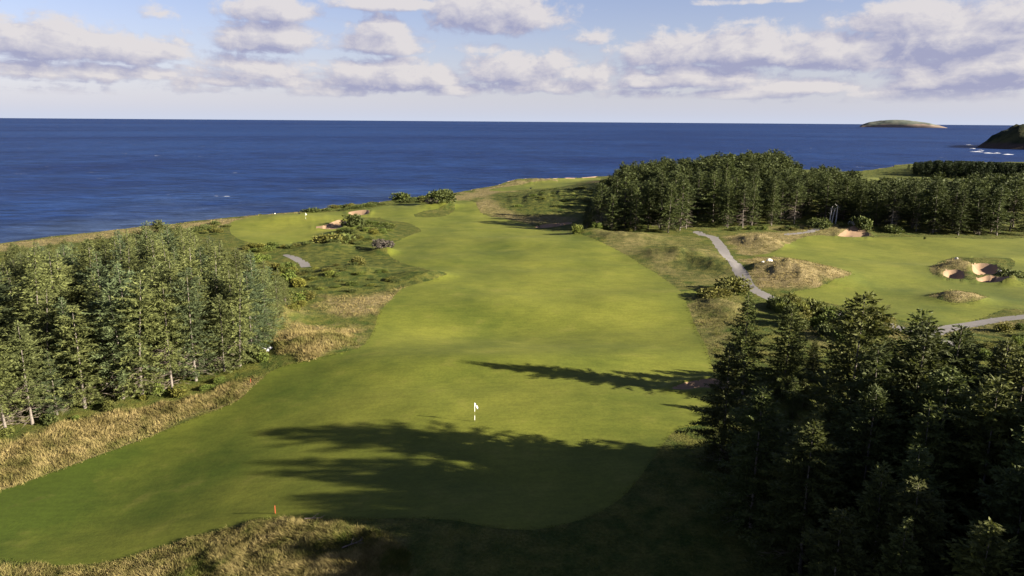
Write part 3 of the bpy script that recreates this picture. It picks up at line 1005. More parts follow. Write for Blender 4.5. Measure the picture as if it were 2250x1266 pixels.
def make_conifer(r, H=14.0, R=2.5, cb=.14, level=.42, nb=6, step=.19, spray=.50, ragged=.35, pine=False, wid=.085, dead=True, pw=.6):
    """returns (trunk, dead branches, crown) triangle sets"""
    wob = (r.uniform(6, 14), r.uniform(0, 6.28))
    lean = r.normal(0, .02, 2)
    bend = r.normal(0, .10, 2)

    def axis(z):
        t = z / H
        return np.array([lean[0] * z + bend[0] * math.sin(t * 4), lean[1] * z + bend[1] * math.sin(t * 3.3 + 1), z])
    zs = np.linspace(-.3, H * .97, 9)
    r0 = H * .0105
    trunk = tube([axis(max(z, -.3)) for z in zs], [r0 * (1.5 if i == 0 else 1.15 if i == 1 else 1) * (1 - .93 * max(z, 0) / H) for i, z in enumerate(zs)], 7)
    B, T, W = [], [], []
    z = cb * H
    while z < H * .985:
        t = (z - cb * H) / (H * (1 - cb))
        if pine:
            L0 = R * (min(1, (t + .10) / .35) ** .8) * (1 - t) ** .55
        else:
            L0 = R * ((1 - t) ** pw) * (.55 + .45 * min(1, t / .18)) * (1 + .22 * math.sin(t * wob[0] + wob[1]))
        k = nb if t < .85 else max(4, nb - 2)
        a0 = r.uniform(0, 6.28)
        skew = r.uniform(0, 6.28)
        for q in range(k):
            if r.random() < .10:
                continue
            a = a0 + q * 6.283 / k + r.normal(0, .28)
            L = L0 * (1 + ragged * r.normal(0, .75)) * (1 + .18 * math.cos(a - skew))
            L = max(.22, min(L, L0 * 1.7 + .3))
            d = np.array([math.cos(a), math.sin(a), 0])
            rise = (.55 * t - .14 + r.normal(0, .09)) if not pine else (.15 + .6 * t + r.normal(0, .12))
            s = np.arange(max(.18, L * .22), L + .01, step)
            if len(s) == 0:
                s = np.array([L])
            u = s / L
            zz = axis(z + r.normal(0, level * .2))
            spine = zz + d * s[:, None] + np.array([0, 0, 1.]) * (L * (rise * u - .20 * u * u + .14 * u ** 3))[:, None]
            perp = np.array([-d[1], d[0], 0])
            for side in (-1, 1, 0):
                n = len(s)
                if side == 0:
                    sel = r.random(n) < .75
                else:
                    sel = r.random(n) < .92
                m = int(sel.sum())
                if not m:
                    continue
                bs = spine[sel] + r.normal(0, .03, (m, 3))
                fwd = d * r.uniform(.35, .95, m)[:, None]
                sd = perp * (side * r.uniform(.5, 1.0, m))[:, None]
                up = np.array([0, 0, 1.]) * (r.normal(-.10 if side else .28, .26, m))[:, None]
                v = fwd + sd + up
                v /= np.linalg.norm(v, axis=1)[:, None]
                ln = spray * (1.0 - .45 * u[sel]) * r.uniform(.6, 1.25, m) * (.55 + .45 * min(1, L / 1.1))
                tip = bs + v * ln[:, None]
                w = np.cross(v, r.normal(0, 1, (m, 3)) * .55 + np.array([0, 0, 1.]))
                w /= np.linalg.norm(w, axis=1)[:, None] + 1e-9
                B.append(bs)
                T.append(tip)
                W.append(w * (wid * r.uniform(.7, 1.35, m))[:, None])
        z += level * r.uniform(.75, 1.25) * (1.0 if t < .7 else .75)
    top = axis(H * .97)
    for q in range(7):
        B.append((top - [0, 0, .1 * q])[None])
        T.append((top + np.array([r.normal(0, .14), r.normal(0, .14), .45 - .1 * q]))[None])
        W.append(np.array([[wid * .6, wid * .3, 0]]))
    crown = tris_from(np.concatenate(B), np.concatenate(T), np.concatenate(W))
    dead_b = None
    if dead:
        B, T, W = [], [], []
        for q in range(int(30 + 170 * cb)):
            zq = r.uniform(.05, cb + .20) * H
            a = r.uniform(0, 6.28)
            L = R * r.uniform(.3, .75)
            p0 = axis(zq)
            d = np.array([math.cos(a), math.sin(a), r.normal(-.12, .15)])
            p1 = p0 + d * L * .6
            p2 = p1 + (d + np.array([0, 0, r.normal(-.1, .2)])) * L * .45
            for (x, y, w) in ((p0, p1, .030), (p1, p2, .022)):
                B.append(x)
                T.append(y)
                W.append([0, 0, w])
            for j in range(4):
                x = p0 + d * L * r.uniform(.25, .95)
                B.append(x)
                T.append(x + (d * .5 + r.normal(0, .5, 3)) * L * .35)
                W.append([0, 0, .018])
        dead_b = tris_from(np.array(B), np.array(T), np.array(W))
    return trunk, dead_b, crown


def make_shrub(r, R=1.4, H=1.3, lobes=7, leaves=900, size=.17, lift=.15):
    B, T, W = [], [], []
    cs = []
    for i in range(lobes):
        a, q = r.uniform(0, 6.28), math.sqrt(r.random()) * .72
        cs.append((np.array([R * q * math.cos(a), R * q * math.sin(a), H * r.uniform(.30, .62) * (1 - .45 * q)]), r.uniform(.34, .55)))
    per = leaves // lobes
    for c, s in cs:
        v = r.normal(0, 1, (per, 3))
        v /= np.linalg.norm(v, axis=1)[:, None]
        rad = r.uniform(.62, 1.06, per) ** .6
        p = c + v * (rad * s)[:, None] * np.array([R, R, H * .95])
        p[:, 2] = np.maximum(p[:, 2], .02)
        dirv = v * .7 + r.normal(0, .55, (per, 3)) + np.array([0, 0, lift])
        dirv /= np.linalg.norm(dirv, axis=1)[:, None]
        w = np.cross(dirv, r.normal(0, 1, (per, 3)))
        w /= np.linalg.norm(w, axis=1)[:, None] + 1e-9
        B.append(p)
        T.append(p + dirv * (size * 1.7 * r.uniform(.6, 1.3, per))[:, None])
        W.append(w * (size * .45 * r.uniform(.7, 1.3, per))[:, None])
    fol = tris_from(np.concatenate(B), np.concatenate(T), np.concatenate(W))
    st = []
    for c, s in cs:
        st.append(tube([[c[0] * .1, c[1] * .1, -.25], [c[0] * .5, c[1] * .5, c[2] * .55], list(c)], [.05, .035, .015], 4))
    return fol, join(st)


PROTO = {}


def proto(kind, n, fn):
    PROTO[kind] = [fn(np.random.default_rng(1000 + 37 * i + sum(map(ord, kind)))) for i in range(n)]


def conifer_proto(crown_mat, **kw):
    def f(r):
        k = dict(kw)
        k['R'] = kw['R'] * r.uniform(.78, 1.25)
        k['pw'] = r.uniform(.55, .88)
        k['cb'] = kw['cb'] * r.uniform(.75, 1.3)
        t, d, c = make_conifer(r, **k)
        return (mesh_np('trunk', *t, MATS['grey_bark'], True), mesh_np('dead_branches', *d, MATS['dead_twig']), mesh_np('crown', *c, MATS[crown_mat]))
    return f


proto('left', 10, conifer_proto('spruce_needles', H=14., R=3.5, cb=.06, level=.46, nb=7, step=.125, spray=.74, wid=.066, ragged=.42))
proto('leftbare', 3, conifer_proto('spruce_needles', H=14., R=3.3, cb=.20, level=.46, nb=7, step=.125, spray=.74, wid=.066, ragged=.42))
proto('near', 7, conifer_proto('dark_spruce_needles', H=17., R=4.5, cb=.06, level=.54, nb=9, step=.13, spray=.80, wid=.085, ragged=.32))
proto('far', 6, conifer_proto('far_needles', H=14., R=3.4, cb=.12, level=.55, nb=7, step=.18, spray=.80, wid=.11))
proto('farpine', 4, conifer_proto('far_needles', H=14., R=3.2, cb=.38, level=.5, nb=7, step=.20, spray=.75, wid=.12, pine=True))


def place_tree(name, kind, idx, x, y, h, H0, rz, label, cat, group, sxy=1.0, z0=None):
    tr, dd, cr = PROTO[kind][idx % len(PROTO[kind])]
    s = h / H0
    root = empty(name, (x, y, (hz(x, y) if z0 is None else z0) - .05), rz, s)
    root.scale = (s * sxy, s * sxy, s)
    link('trunk', tr, root)
    link('dead_branches', dd, root)['kind'] = 'stuff'
    link('crown', cr, root)
    tag(root, label, cat, group)
    return root


def project(p):
    v = np.asarray(p, float) - np.array([0, 0, CAM_H])
    d = v @ _F
    return PW / 2 + FPX * (v @ _R2) / d, PH / 2 - FPX * (v @ _U2) / d, d


def cap_height(x, y, h, sky, z0, low=0.0):
    """tallest tree at (x, y) that stays under the wood's outline"""
    for _ in range(60):
        px, py, _ = project((x, y, z0 + h))
        if py >= np.interp(px, sky[0], sky[1]) + low:
            return h
        h -= .3
        if h < 2:
            return 0
    return h


def scatter(poly, spacing, r, jitter=.38):
    lo, hi = poly.min(0), poly.max(0)
    out = []
    ny = int((hi[1] - lo[1]) / (spacing * .87)) + 1
    for j in range(ny + 1):
        y = lo[1] + j * spacing * .87
        x = lo[0] + (j % 2) * spacing * .5
        while x <= hi[0]:
            out.append((x + r.normal(0, jitter * spacing * .5), y + r.normal(0, jitter * spacing * .5)))
            x += spacing
    P = np.array(out)
    return P[poly_sdf(P, poly)[0] > 0]


def clear_of(P, dist):
    """drop points that stand on turf, path or sand"""
    k = np.ones(len(P), bool)
    for pl in FAIRWAYS + PATHS + list(BUNK.values()) + MOWN_EXTRA:
        k &= sdf_box(P, pl, dist * 3 + 2) < -dist
    return P[k]


ORD = ['first', 'second', 'third', 'fourth', 'fifth', 'sixth', 'seventh', 'eighth', 'ninth', 'tenth', 'eleventh', 'twelfth', 'thirteenth',
       'fourteenth', 'fifteenth', 'sixteenth', 'seventeenth', 'eighteenth']


def arr(pts):
    p = np.array(pts, float)
    return p[:, 0], p[:, 1]


# ---- wood on the left
def left_wood():
    r = np.random.default_rng(5)
    sky = arr([(-400, 575), (0, 566), (40, 548), (75, 532), (110, 545), (150, 528), (190, 535), (240, 520), (270, 506), (300, 492), (330, 500), (355, 486),
               (385, 492), (420, 505), (455, 515), (480, 530), (505, 540), (530, 552), (560, 565), (590, 585), (615, 605), (640, 635), (660, 690), (690, 760)])
    front = gpoly([(-330, 1050), (-120, 992), (0, 960), (90, 933), (230, 895), (330, 872), (430, 850), (520, 820), (580, 775), (615, 725), (655, 655)])
    back = np.array([[-62, 150], [-80, 178], [-120, 178], [-150, 150], [-150, 90]])
    poly = np.concatenate([front, back])
    P = scatter(poly, 5.0, r, .5)
    fr = densify(front, 40)[:-40]
    row, last = [], None
    for q in fr[::-1]:
        if last is None or np.hypot(*(q - last)) > 3.3:
            last = q
            nrm = np.array([-.75, .65])
            row.append(q + nrm * r.uniform(.4, 2.2) + r.normal(0, .4, 2))
            row.append(q + nrm * r.uniform(4.0, 6.5) + r.normal(0, .8, 2))
    row = np.array(row)
    far_enough = np.array([np.hypot(row[:, 0] - q[0], row[:, 1] - q[1]).min() > 2.6 for q in P])
    P = np.concatenate([row, P[far_enough]])
    P = clear_of(P, 2.0)
    trees = []
    for (x, y), z0 in zip(P, height(P[:, 0], P[:, 1])):
        h = cap_height(x, y, r.normal(14.0, 2.2), sky, z0, r.normal(4, 10))
        px, py, d = project((x, y, z0 + h * .8))
        if h < 4.5 or px < -120:
            continue
        trees.append([x, y, h, z0])
    # how far back from the front edge
    T = np.array(trees)
    fr = densify(front, 8)[:-8]
    dist = np.array([np.hypot(fr[:, 0] - t[0], fr[:, 1] - t[1]).min() for t in T])
    order = np.argsort(dist)
    frontset = set(order[:14].tolist())
    fl = sorted(frontset, key=lambda i: project((T[i][0], T[i][1], 0))[0])
    lab = {i: 'spruce at the front of the left wood, %s from the left along its grass edge' % ORD[k] for k, i in enumerate(fl)}
    gap = []
    for i, (x, y, h, z0) in enumerate(T):
        px, py, _ = project((x, y, z0 + h))
        gap.append((abs(py - np.interp(px, sky[0], sky[1])), px, i) if 0 < px < 690 and i not in frontset else (999, px, i))
    crest = sorted(sorted(gap)[:18], key=lambda g: g[1])
    for k, (_, _, i) in enumerate(crest):
        lab[i] = 'spruce whose top forms the seaward skyline of the left wood, %s from the left' % ORD[k]
    near_first = np.argsort(np.hypot(T[:, 0], T[:, 1]) + 1.5 * dist)
    single = set(near_first[:158].tolist()) | frontset | {i for _, _, i in crest}
    join_trees('left_wood', [tuple(t) for i, t in enumerate(T) if i not in single], 'hidden inner and rear crowns of the dense wood left of the fairway', 'wood',
               'spruce_needles', dict(level=.5, step=.26, spray=.75, wid=.14, R=3.8, cb=.3, pw=.55))
    for i, (x, y, h, z0) in enumerate(T):
        if i not in single:
            continue
        bare = dist[i] < 8 and x < -44 and r.random() < .7
        kind = 'leftbare' if bare else 'left'
        place_tree('spruce_tree', kind, int(r.integers(0, 50)), x, y, h, 14., r.uniform(0, 6.28),
                   lab.get(i, 'spruce standing within the dense wood left of the fairway'), 'tree', 'spruces of the left wood', r.uniform(.9, 1.2), z0)
    return len(T)


# ---- grove at the lower right
# how far left the tree shadows reach on the green, along each sun line (v = y + SUN_K x)
_tips = [(1560, 790), (1082, 804), (1100, 822), (1300, 868), (1545, 885), (1545, 932), (1440, 945), (1000, 950), (830, 944), (815, 950), (780, 962), (690, 967), (680, 980),
         (560, 1003), (545, 1012), (540, 1030), (560, 1060), (580, 1085), (570, 1110), (560, 1160), (600, 1200), (560, 1250), (500, 1300)]
_tg = np.array([gp(*p)[:2] for p in _tips])
_tv = _tg[:, 1] + SUN_K * _tg[:, 0]
_ord = np.argsort(_tv)
TIP_V, TIP_X = _tv[_ord], _tg[_ord, 0]
V_CORR = gp(1300, 940)[1] + SUN_K * gp(1300, 940)[0]
V_LOW = gp(545, 1040)[1] + SUN_K * gp(545, 1040)[0]
TIP_Z = base_h(_tg[_ord, 0], _tg[_ord, 1])


def shadow_cap(x, y, h, extra, z0):
    v = y + SUN_K * x
    if v > TIP_V[-1] + 2:
        return h
    lim = max(np.interp(v, TIP_V, TIP_X), np.interp(v - .8, TIP_V, TIP_X), np.interp(v + .8, TIP_V, TIP_X))
    return min(h, max(0.0, (x - lim - extra) / SUN_X + float(np.interp(v, TIP_V, TIP_Z)) - z0))


def grove_extra(v, r):
    if v > V_CORR:
        return 5.0 + 4 * r.random()
    return 5 * r.random() if v < V_LOW else 12 + 8 * r.random()


def near_grove():
    r = np.random.default_rng(8)
    sky = arr([(1480, 1300), (1500, 1010), (1530, 930), (1545, 880), (1560, 800), (1585, 725), (1600, 680), (1620, 650), (1650, 640), (1690, 652), (1720, 672), (1745, 660),
               (1790, 678), (1830, 672), (1865, 680), (1895, 655), (1930, 690), (1960, 735), (2000, 752), (2030, 690), (2060, 735), (2085, 765),
               (2110, 715), (2150, 745), (2200, 738), (2250, 760), (2400, 700), (3000, 560)])
    # top pixel, shadow tip pixel (or a distance), label
    named = [(1650, 637, (1082, 806), 'dark spruce casting the long lone shadow beside the greenside bunker'),
             (1895, 636, 63.0, 'thin-topped tall spruce rising above the right grove towards the mown right fairway'),
             (1600, 752, (832, 960), 'low broad spruce at the left corner of the right grove by the green'),
             (2030, 676, (690, 968), 'pointed spruce standing clear in the right grove before the small heather mound'),
             (2112, 712, 58.0, 'slim spruce top in the right grove just left of the gravel path'),
             (1738, 660, 86.0, 'narrow spruce behind the left corner of the right grove'),
             (2215, 735, 57.0, 'spruce at the right picture edge below the gravel path')]
    done = []
    C0, S = np.array([0, 0, CAM_H]), np.array(SUN_DIR)
    for i, (px, py, tip, lb) in enumerate(named):
        d = ray(px, py)
        if isinstance(tip, tuple):      # where the line of sight to the top meets the sun line through the shadow tip
            s = np.linalg.lstsq(np.stack([d, -S], 1), gp(*tip) - C0, rcond=None)[0][0]
        else:
            s = tip / d[1]
        q = C0 + d * s
        h = q[2] - hz(q[0], q[1])
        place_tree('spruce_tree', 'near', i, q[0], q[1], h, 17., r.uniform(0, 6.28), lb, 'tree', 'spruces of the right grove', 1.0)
        done.append((q[0], q[1]))
    # tall stems whose shadows end on the turf at these pixels
    for j, (tx, ty, x) in enumerate([(545, 1012, 33.0), (550, 1040, 29.0), (590, 1092, 26.5), (650, 1125, 29.0)]):
        g = gp(tx, ty)
        y = g[1] - SUN_K * (x - g[0])
        z0 = hz(x, y)
        h = (x - g[0]) / SUN_X + g[2] - z0
        place_tree('spruce_tree', 'near', j + 3, x, y, h, 17., r.uniform(0, 6.28), 'tall spruce in the shaded lower part of the right grove, %s from the back' % ORD[j],
                   'tree', 'spruces of the right grove', .95, z0)
        done.append((x, y))
    poly = np.array([[22, 74], [27, 86], [31, 97], [38, 100], [50, 92], [75, 88], [98, 72], [98, 22], [85, 14], [50, 12], [30, 24], [18, 40], [18, 52], [18.5, 62]])
    P = clear_of(scatter(poly, 4.5, r), 2.2)
    n = 0
    beyond = []
    upper = []
    for (x, y), z0 in zip(P, height(P[:, 0], P[:, 1])):
        if min(math.hypot(x - a, y - b) for a, b in done) < 3.6:
            continue
        h = shadow_cap(x, y, cap_height(x, y, r.normal(17.0 if y > 56 else 18.8, 1.6), sky, z0), grove_extra(y + SUN_K * x, r), z0)
        if h < 2.8:
            continue
        px, py, d = project((x, y, z0 + h * .5))
        if px > 2330:
            beyond.append((x, y, h, z0))
            continue
        lb = 'dark spruce inside the shaded grove at lower right'
        tx, ty, _ = project((x, y, z0 + h))
        if tx < 2260 and ty - np.interp(tx, sky[0], sky[1]) < 6:
            upper.append((tx, x, y, h, z0))
            continue
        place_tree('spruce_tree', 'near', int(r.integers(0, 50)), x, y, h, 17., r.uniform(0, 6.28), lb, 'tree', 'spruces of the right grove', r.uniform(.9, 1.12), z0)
        n += 1
    upper.sort()
    for k, (tx, x, y, h, z0) in enumerate(upper):
        place_tree('spruce_tree', 'near', int(r.integers(0, 50)), x, y, h, 17., r.uniform(0, 6.28),
                   'spruce along the upper outline of the right grove, %s from the left' % ORD[k] if k < len(ORD) else 'spruce along the right end of the upper outline of the right grove',
                   'tree', 'spruces of the right grove', r.uniform(.9, 1.12), z0)
    join_trees('right_grove', beyond, 'rest of the dark spruce grove beyond the right picture edge', 'wood', 'dark_spruce_needles',
               dict(level=.6, step=.36, spray=.95, wid=.22, R=4.6, cb=.1, pw=.55))
    return n, len(beyond)


# ---- forest beyond, with the knoll
def join_trees(name, items, label, cat, mat, kw=None):
    """far mass of trees as one mesh"""
    parts = []
    lows = []
    for i in range(5):
        rr = np.random.default_rng(300 + i)
        t, d, c = make_conifer(rr, H=14., nb=6, dead=False, **(kw or dict(R=3.7, cb=.35, level=.9, step=.5, spray=1.3, wid=.32, pw=.5)))
        lows.append(c)
    for j, (x, y, h, z0) in enumerate(items):
        V, F = lows[j % 5]
        a = j * 2.4
        s = h / 14.
        M = np.array([[math.cos(a), -math.sin(a), 0], [math.sin(a), math.cos(a), 0], [0, 0, 1]]) * s
        parts.append((V @ M.T + np.array([x, y, z0]), F))
    V, F = join(parts)
    o = link(name, mesh_np(name, V, F, MATS[mat]))
    tag(o, label, cat, kind='stuff')


def far_forest():
    r = np.random.default_rng(21)
    sky = arr([(1240, 505), (1260, 480), (1285, 455), (1300, 440), (1330, 405), (1350, 380), (1372, 362), (1420, 358), (1455, 350), (1500, 352), (1560, 345), (1600, 338),
               (1650, 332), (1700, 332), (1735, 342), (1745, 360), (1775, 372), (1810, 366), (1850, 372), (1880, 374), (1900, 392), (1925, 402), (1945, 388), (1985, 392),
               (2030, 392), (2080, 384), (2120, 388), (2180, 380), (2250, 376), (2600, 370)])
    front = gpoly([(1268, 498), (1300, 508), (1400, 511), (1480, 511), (1528, 508), (1536, 470), (1560, 470), (1566, 506), (1610, 503), (1690, 499), (1760, 492),
                   (1830, 488), (1900, 498), (1960, 510), (2050, 517), (2150, 519), (2300, 519), (2450, 519)])
    back = np.array([[275, 300], [250, 330], [175, 345], [165, 420], [60, 430], [44, 395], [36, 330]])
    poly = np.concatenate([front, back])
    P = clear_of(scatter(poly, 6.8, r), 1.6)
    T = []
    for (x, y), z0 in zip(P, height(P[:, 0], P[:, 1])):
        h = cap_height(x, y, r.normal(15.0, 1.6), sky, z0, r.normal(5, 6))
        ys = y + 12.0
        if y > 262:
            h = min(h, max(0.0, (x - (.085 * ys + 4)) / SUN_X + 3.5 * r.uniform(.6, 1.6)))
        px, py, d = project((x, y, z0 + h))
        if h < 3.5 or px > 2330:
            continue
        T.append([x, y, h, z0])
    T = np.array(T)
    fr = densify(front, 8)[:-8]
    dist = np.array([np.hypot(fr[:, 0] - t[0], fr[:, 1] - t[1]).min() for t in T])
    order = np.argsort(dist + 0.02 * T[:, 1])
    keep = order[:130]
    fl = sorted(order[:18].tolist(), key=lambda i: project((T[i][0], T[i][1], 0))[0])
    lab = {i: 'tree at the front of the far forest, %s from the left along its foot' % ORD[k] for k, i in enumerate(fl)}
    for i in keep:
        x, y, h, z0 = T[i]
        px = project((x, y, 0))[0]
        pine = r.random() < (.55 if 1640 < px < 1850 else .3)
        place_tree('pine_tree' if pine else 'spruce_tree', 'farpine' if pine else 'far', int(r.integers(0, 50)), x, y, h, 14., r.uniform(0, 6.28),
                   lab.get(i, 'bare-stemmed pine among the front ranks of the far forest' if pine else 'spruce among the front ranks of the far forest'),
                   'tree', 'trees of the far forest', r.uniform(.95, 1.3), z0)
    rest = [tuple(T[i]) for i in order[130:]]
    join_trees('distant_forest', rest, 'crowns of the dense forest covering the knoll above the sea', 'forest', 'far_needles')
    # dark strip of wood on the point at the right
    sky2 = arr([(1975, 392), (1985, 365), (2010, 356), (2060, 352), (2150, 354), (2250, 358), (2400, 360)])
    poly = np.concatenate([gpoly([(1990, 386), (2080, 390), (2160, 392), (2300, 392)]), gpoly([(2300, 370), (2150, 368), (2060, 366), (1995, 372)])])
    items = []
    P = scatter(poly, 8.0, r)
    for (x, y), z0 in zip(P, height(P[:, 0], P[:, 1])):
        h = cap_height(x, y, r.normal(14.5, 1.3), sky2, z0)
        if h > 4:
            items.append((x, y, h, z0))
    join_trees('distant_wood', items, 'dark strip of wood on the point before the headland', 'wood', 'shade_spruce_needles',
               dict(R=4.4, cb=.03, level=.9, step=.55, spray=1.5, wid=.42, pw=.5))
    return len(T), len(items)


nl = left_wood()
nn = near_grove()
nf = far_forest()
print('TREES', nl, nn, nf)

# ------------------------------------------------------------------ shrubs
def shrub_proto(mat, **kw):
    def f(r):
        fol, st = make_shrub(r, **kw)
        return (mesh_np('foliage', *fol, MATS[mat]), mesh_np('stems', *st, MATS['dead_twig'], True))
    return f


proto('scrub', 5, shrub_proto('scrub_leaves', R=1.5, H=1.5, lobes=9, leaves=1100, size=.20))
proto('bright', 4, shrub_proto('bright_leaves', R=1.4, H=1.6, lobes=9, leaves=1100, size=.19))
proto('heath', 2, shrub_proto('grey_heath', R=1.5, H=1.3, lobes=9, leaves=900, size=.18))


def place_shrub(kind, x, y, s, sz, rz, label, group):
    fo, st = PROTO[kind][int(abs(x * 7 + y * 13)) % len(PROTO[kind])]
    root = empty('shrub', (x, y, hz(x, y) - .04), rz)
    root.scale = (s, s, s * sz)
    link('foliage', fo, root)
    link('stems', st, root)
    tag(root, label, 'shrub', group)


def shrubs():
    r = np.random.default_rng(77)
    single = [(775, 497, 24, 1.1, 'scrub', 'tallest dark shrub beside the left green bunker'),
              (968, 452, 30, .9, 'scrub', 'round shrub casting a shadow on the mown mound towards the cliff'),
              (950, 455, 16, .8, 'heath', 'purple-grey heath shrub on the left of the mown mound'),
              (982, 430, 14, .9, 'scrub', 'small dark shrub against the sea at the cliff edge'),
              (880, 440, 20, .8, 'scrub', 'dark shrub at the left end of the cliff-top thicket'),
              (720, 540, 34, .65, 'scrub', 'dark shrub in the hollow below the left green'),
              (750, 535, 30, .7, 'scrub', 'shaded shrub in the hollow, right of its darker twin'),
              (788, 592, 22, .9, 'scrub', 'dark shrub alone in the middle of the left heath'),
              (840, 552, 26, .7, 'heath', 'grey-brown heath mound at the turf edge of the left heath'),
              (555, 790, 26, 1.2, 'scrub', 'dark leafy shrub at the turf corner of the left wood'),
              (565, 745, 32, 1.0, 'scrub', 'dark leafy shrub above the pale stones by the left wood'),
              (530, 745, 30, 1.0, 'bright', 'leafy shrub pressed against the left wood above the stones'),
              (1268, 515, 14, 1.2, 'bright', 'small bright shrub at the left foot of the far forest'),
              (1310, 508, 13, 1.2, 'bright', 'bright shrub under the dark front of the far forest'),
              (1570, 660, 34, .6, 'scrub', 'dark shrub beside the mown edge above the right grove'),
              (1610, 640, 36, .9, 'scrub', 'dark shrub under the bend of the gravel path'),
              (1800, 505, 22, .9, 'scrub', 'dark shrub by the path end at the forest foot'),
              (1890, 508, 22, 1.0, 'scrub', 'dark shrub on the sandy bank at the forest foot'),
              (1960, 512, 18, .9, 'scrub', 'shrub right of the sandy bank at the forest foot'),
              (2222, 608, 26, .6, 'scrub', 'low dark shrub on the bunker bank at the right edge'),
              (1330, 410, 14, 1.0, 'scrub', 'shrub at the seaward tip of the far forest'),
              (340, 862, 22, 1.0, 'bright', 'green shrub at the foot of the left wood by the tall grass')]
    for (px, py, hw, sz, kind, lb) in single:
        q = gp(px, py)
        place_shrub(kind, q[0], q[1], hw * mpx(px, py) / 1.45, sz, r.uniform(0, 6.28), lb, 'lone shrubs of the links')
    bands = [  # polygon px, spacing m, size, kinds, label, group
        ([(655, 466), (700, 462), (780, 452), (850, 446), (845, 456), (780, 462), (690, 470)], 5.0, 2.1, .6, ['scrub'], 'low shrub of the cliff-top band behind the left green', 'cliff-top shrubs'),
        ([(860, 438), (920, 434), (990, 428), (1000, 440), (930, 447), (880, 446)], 4.6, 2.0, .65, ['scrub'], 'shrub in the cliff-top thicket behind the fairway', 'cliff-top thicket'),
        ([(420, 497), (490, 490), (505, 500), (470, 520), (430, 510)], 4.5, 1.4, .7, ['scrub'], 'shrub between the left wood and the left green', 'shrubs by the left green'),
        ([(520, 540), (620, 540), (700, 533), (760, 505), (830, 488), (880, 500), (850, 520), (760, 545), (690, 550), (560, 560)], 3.7, 1.5, .62, ['scrub', 'scrub', 'bright'], 'low shrub in the thicket below the left green', 'left heath shrubs'),
        ([(640, 600), (760, 590), (860, 600), (880, 625), (760, 645), (660, 650)], 4.2, 1.2, .5, ['bright', 'scrub'], 'shrub on the lower slope of the left heath', 'left heath shrubs'),
        ([(560, 560), (640, 590), (680, 640), (690, 690), (620, 700), (540, 720), (520, 690), (590, 640)], 4.0, 1.6, .9, ['bright', 'scrub', 'bright'], 'leafy shrub fringing the right end of the left wood', 'shrubs fringing the left wood'),
        ([(500, 720), (580, 720), (600, 760), (580, 800), (540, 810), (480, 800)], 2.4, 1.1, .9, ['bright', 'scrub'], 'leafy shrub at the near corner of the left wood', 'shrubs fringing the left wood'),
        ([(-40, 965), (100, 925), (250, 888), (420, 850), (520, 820), (540, 835), (420, 866), (260, 904), (110, 940), (-40, 985)], 3.4, 1.0, .8, ['bright', 'scrub', 'bright'], 'undergrowth shrub at the front foot of the left wood', 'left wood undergrowth'),
        ([(1270, 490), (1300, 505), (1400, 512), (1530, 512), (1400, 505), (1300, 495)], 5.5, 1.3, 1.0, ['scrub', 'bright'], 'undergrowth shrub along the left foot of the far forest', 'forest foot shrubs'),
        ([(1570, 508), (1680, 500), (1800, 497), (1900, 498), (1990, 510), (1990, 516), (1880, 506), (1760, 506), (1640, 512)], 4.5, 1.3, .8, ['scrub', 'scrub', 'bright'], 'undergrowth shrub along the right foot of the far forest', 'forest foot shrubs'),
        ([(1680, 655), (1760, 665), (1870, 690), (1960, 715), (1990, 740), (1900, 760), (1760, 740)], 3.8, 1.9, 1.3, ['bright', 'scrub'], 'leafy shrub between the right grove and the gravel path', 'shrubs above the right grove'),
        ([(2060, 752), (2150, 735), (2320, 712), (2320, 800), (2100, 800)], 4.0, 1.2, .9, ['bright', 'scrub'], 'shrub below the gravel path at the right edge', 'shrubs above the right grove'),
        ([(1080, 440), (1200, 420), (1345, 415), (1350, 440), (1270, 464), (1150, 468)], 9.5, 1.5, .45, ['bright', 'scrub'], 'low shrub of the olive heath left of the far forest', 'olive heath shrubs'),
    ]
    n = 0
    for pts, sp, s, sz, kinds, lb, grp in bands:
        P = clear_of(scatter(gpoly(pts), sp, r, .7), .9)
        for (x, y) in P:
            place_shrub(kinds[int(r.integers(0, len(kinds)))], x, y, s * r.uniform(.55, 1.25) / 1.45, sz * r.uniform(.75, 1.2), r.uniform(0, 6.28), lb, grp)
            n += 1
    print('SHRUBS', n)


shrubs()


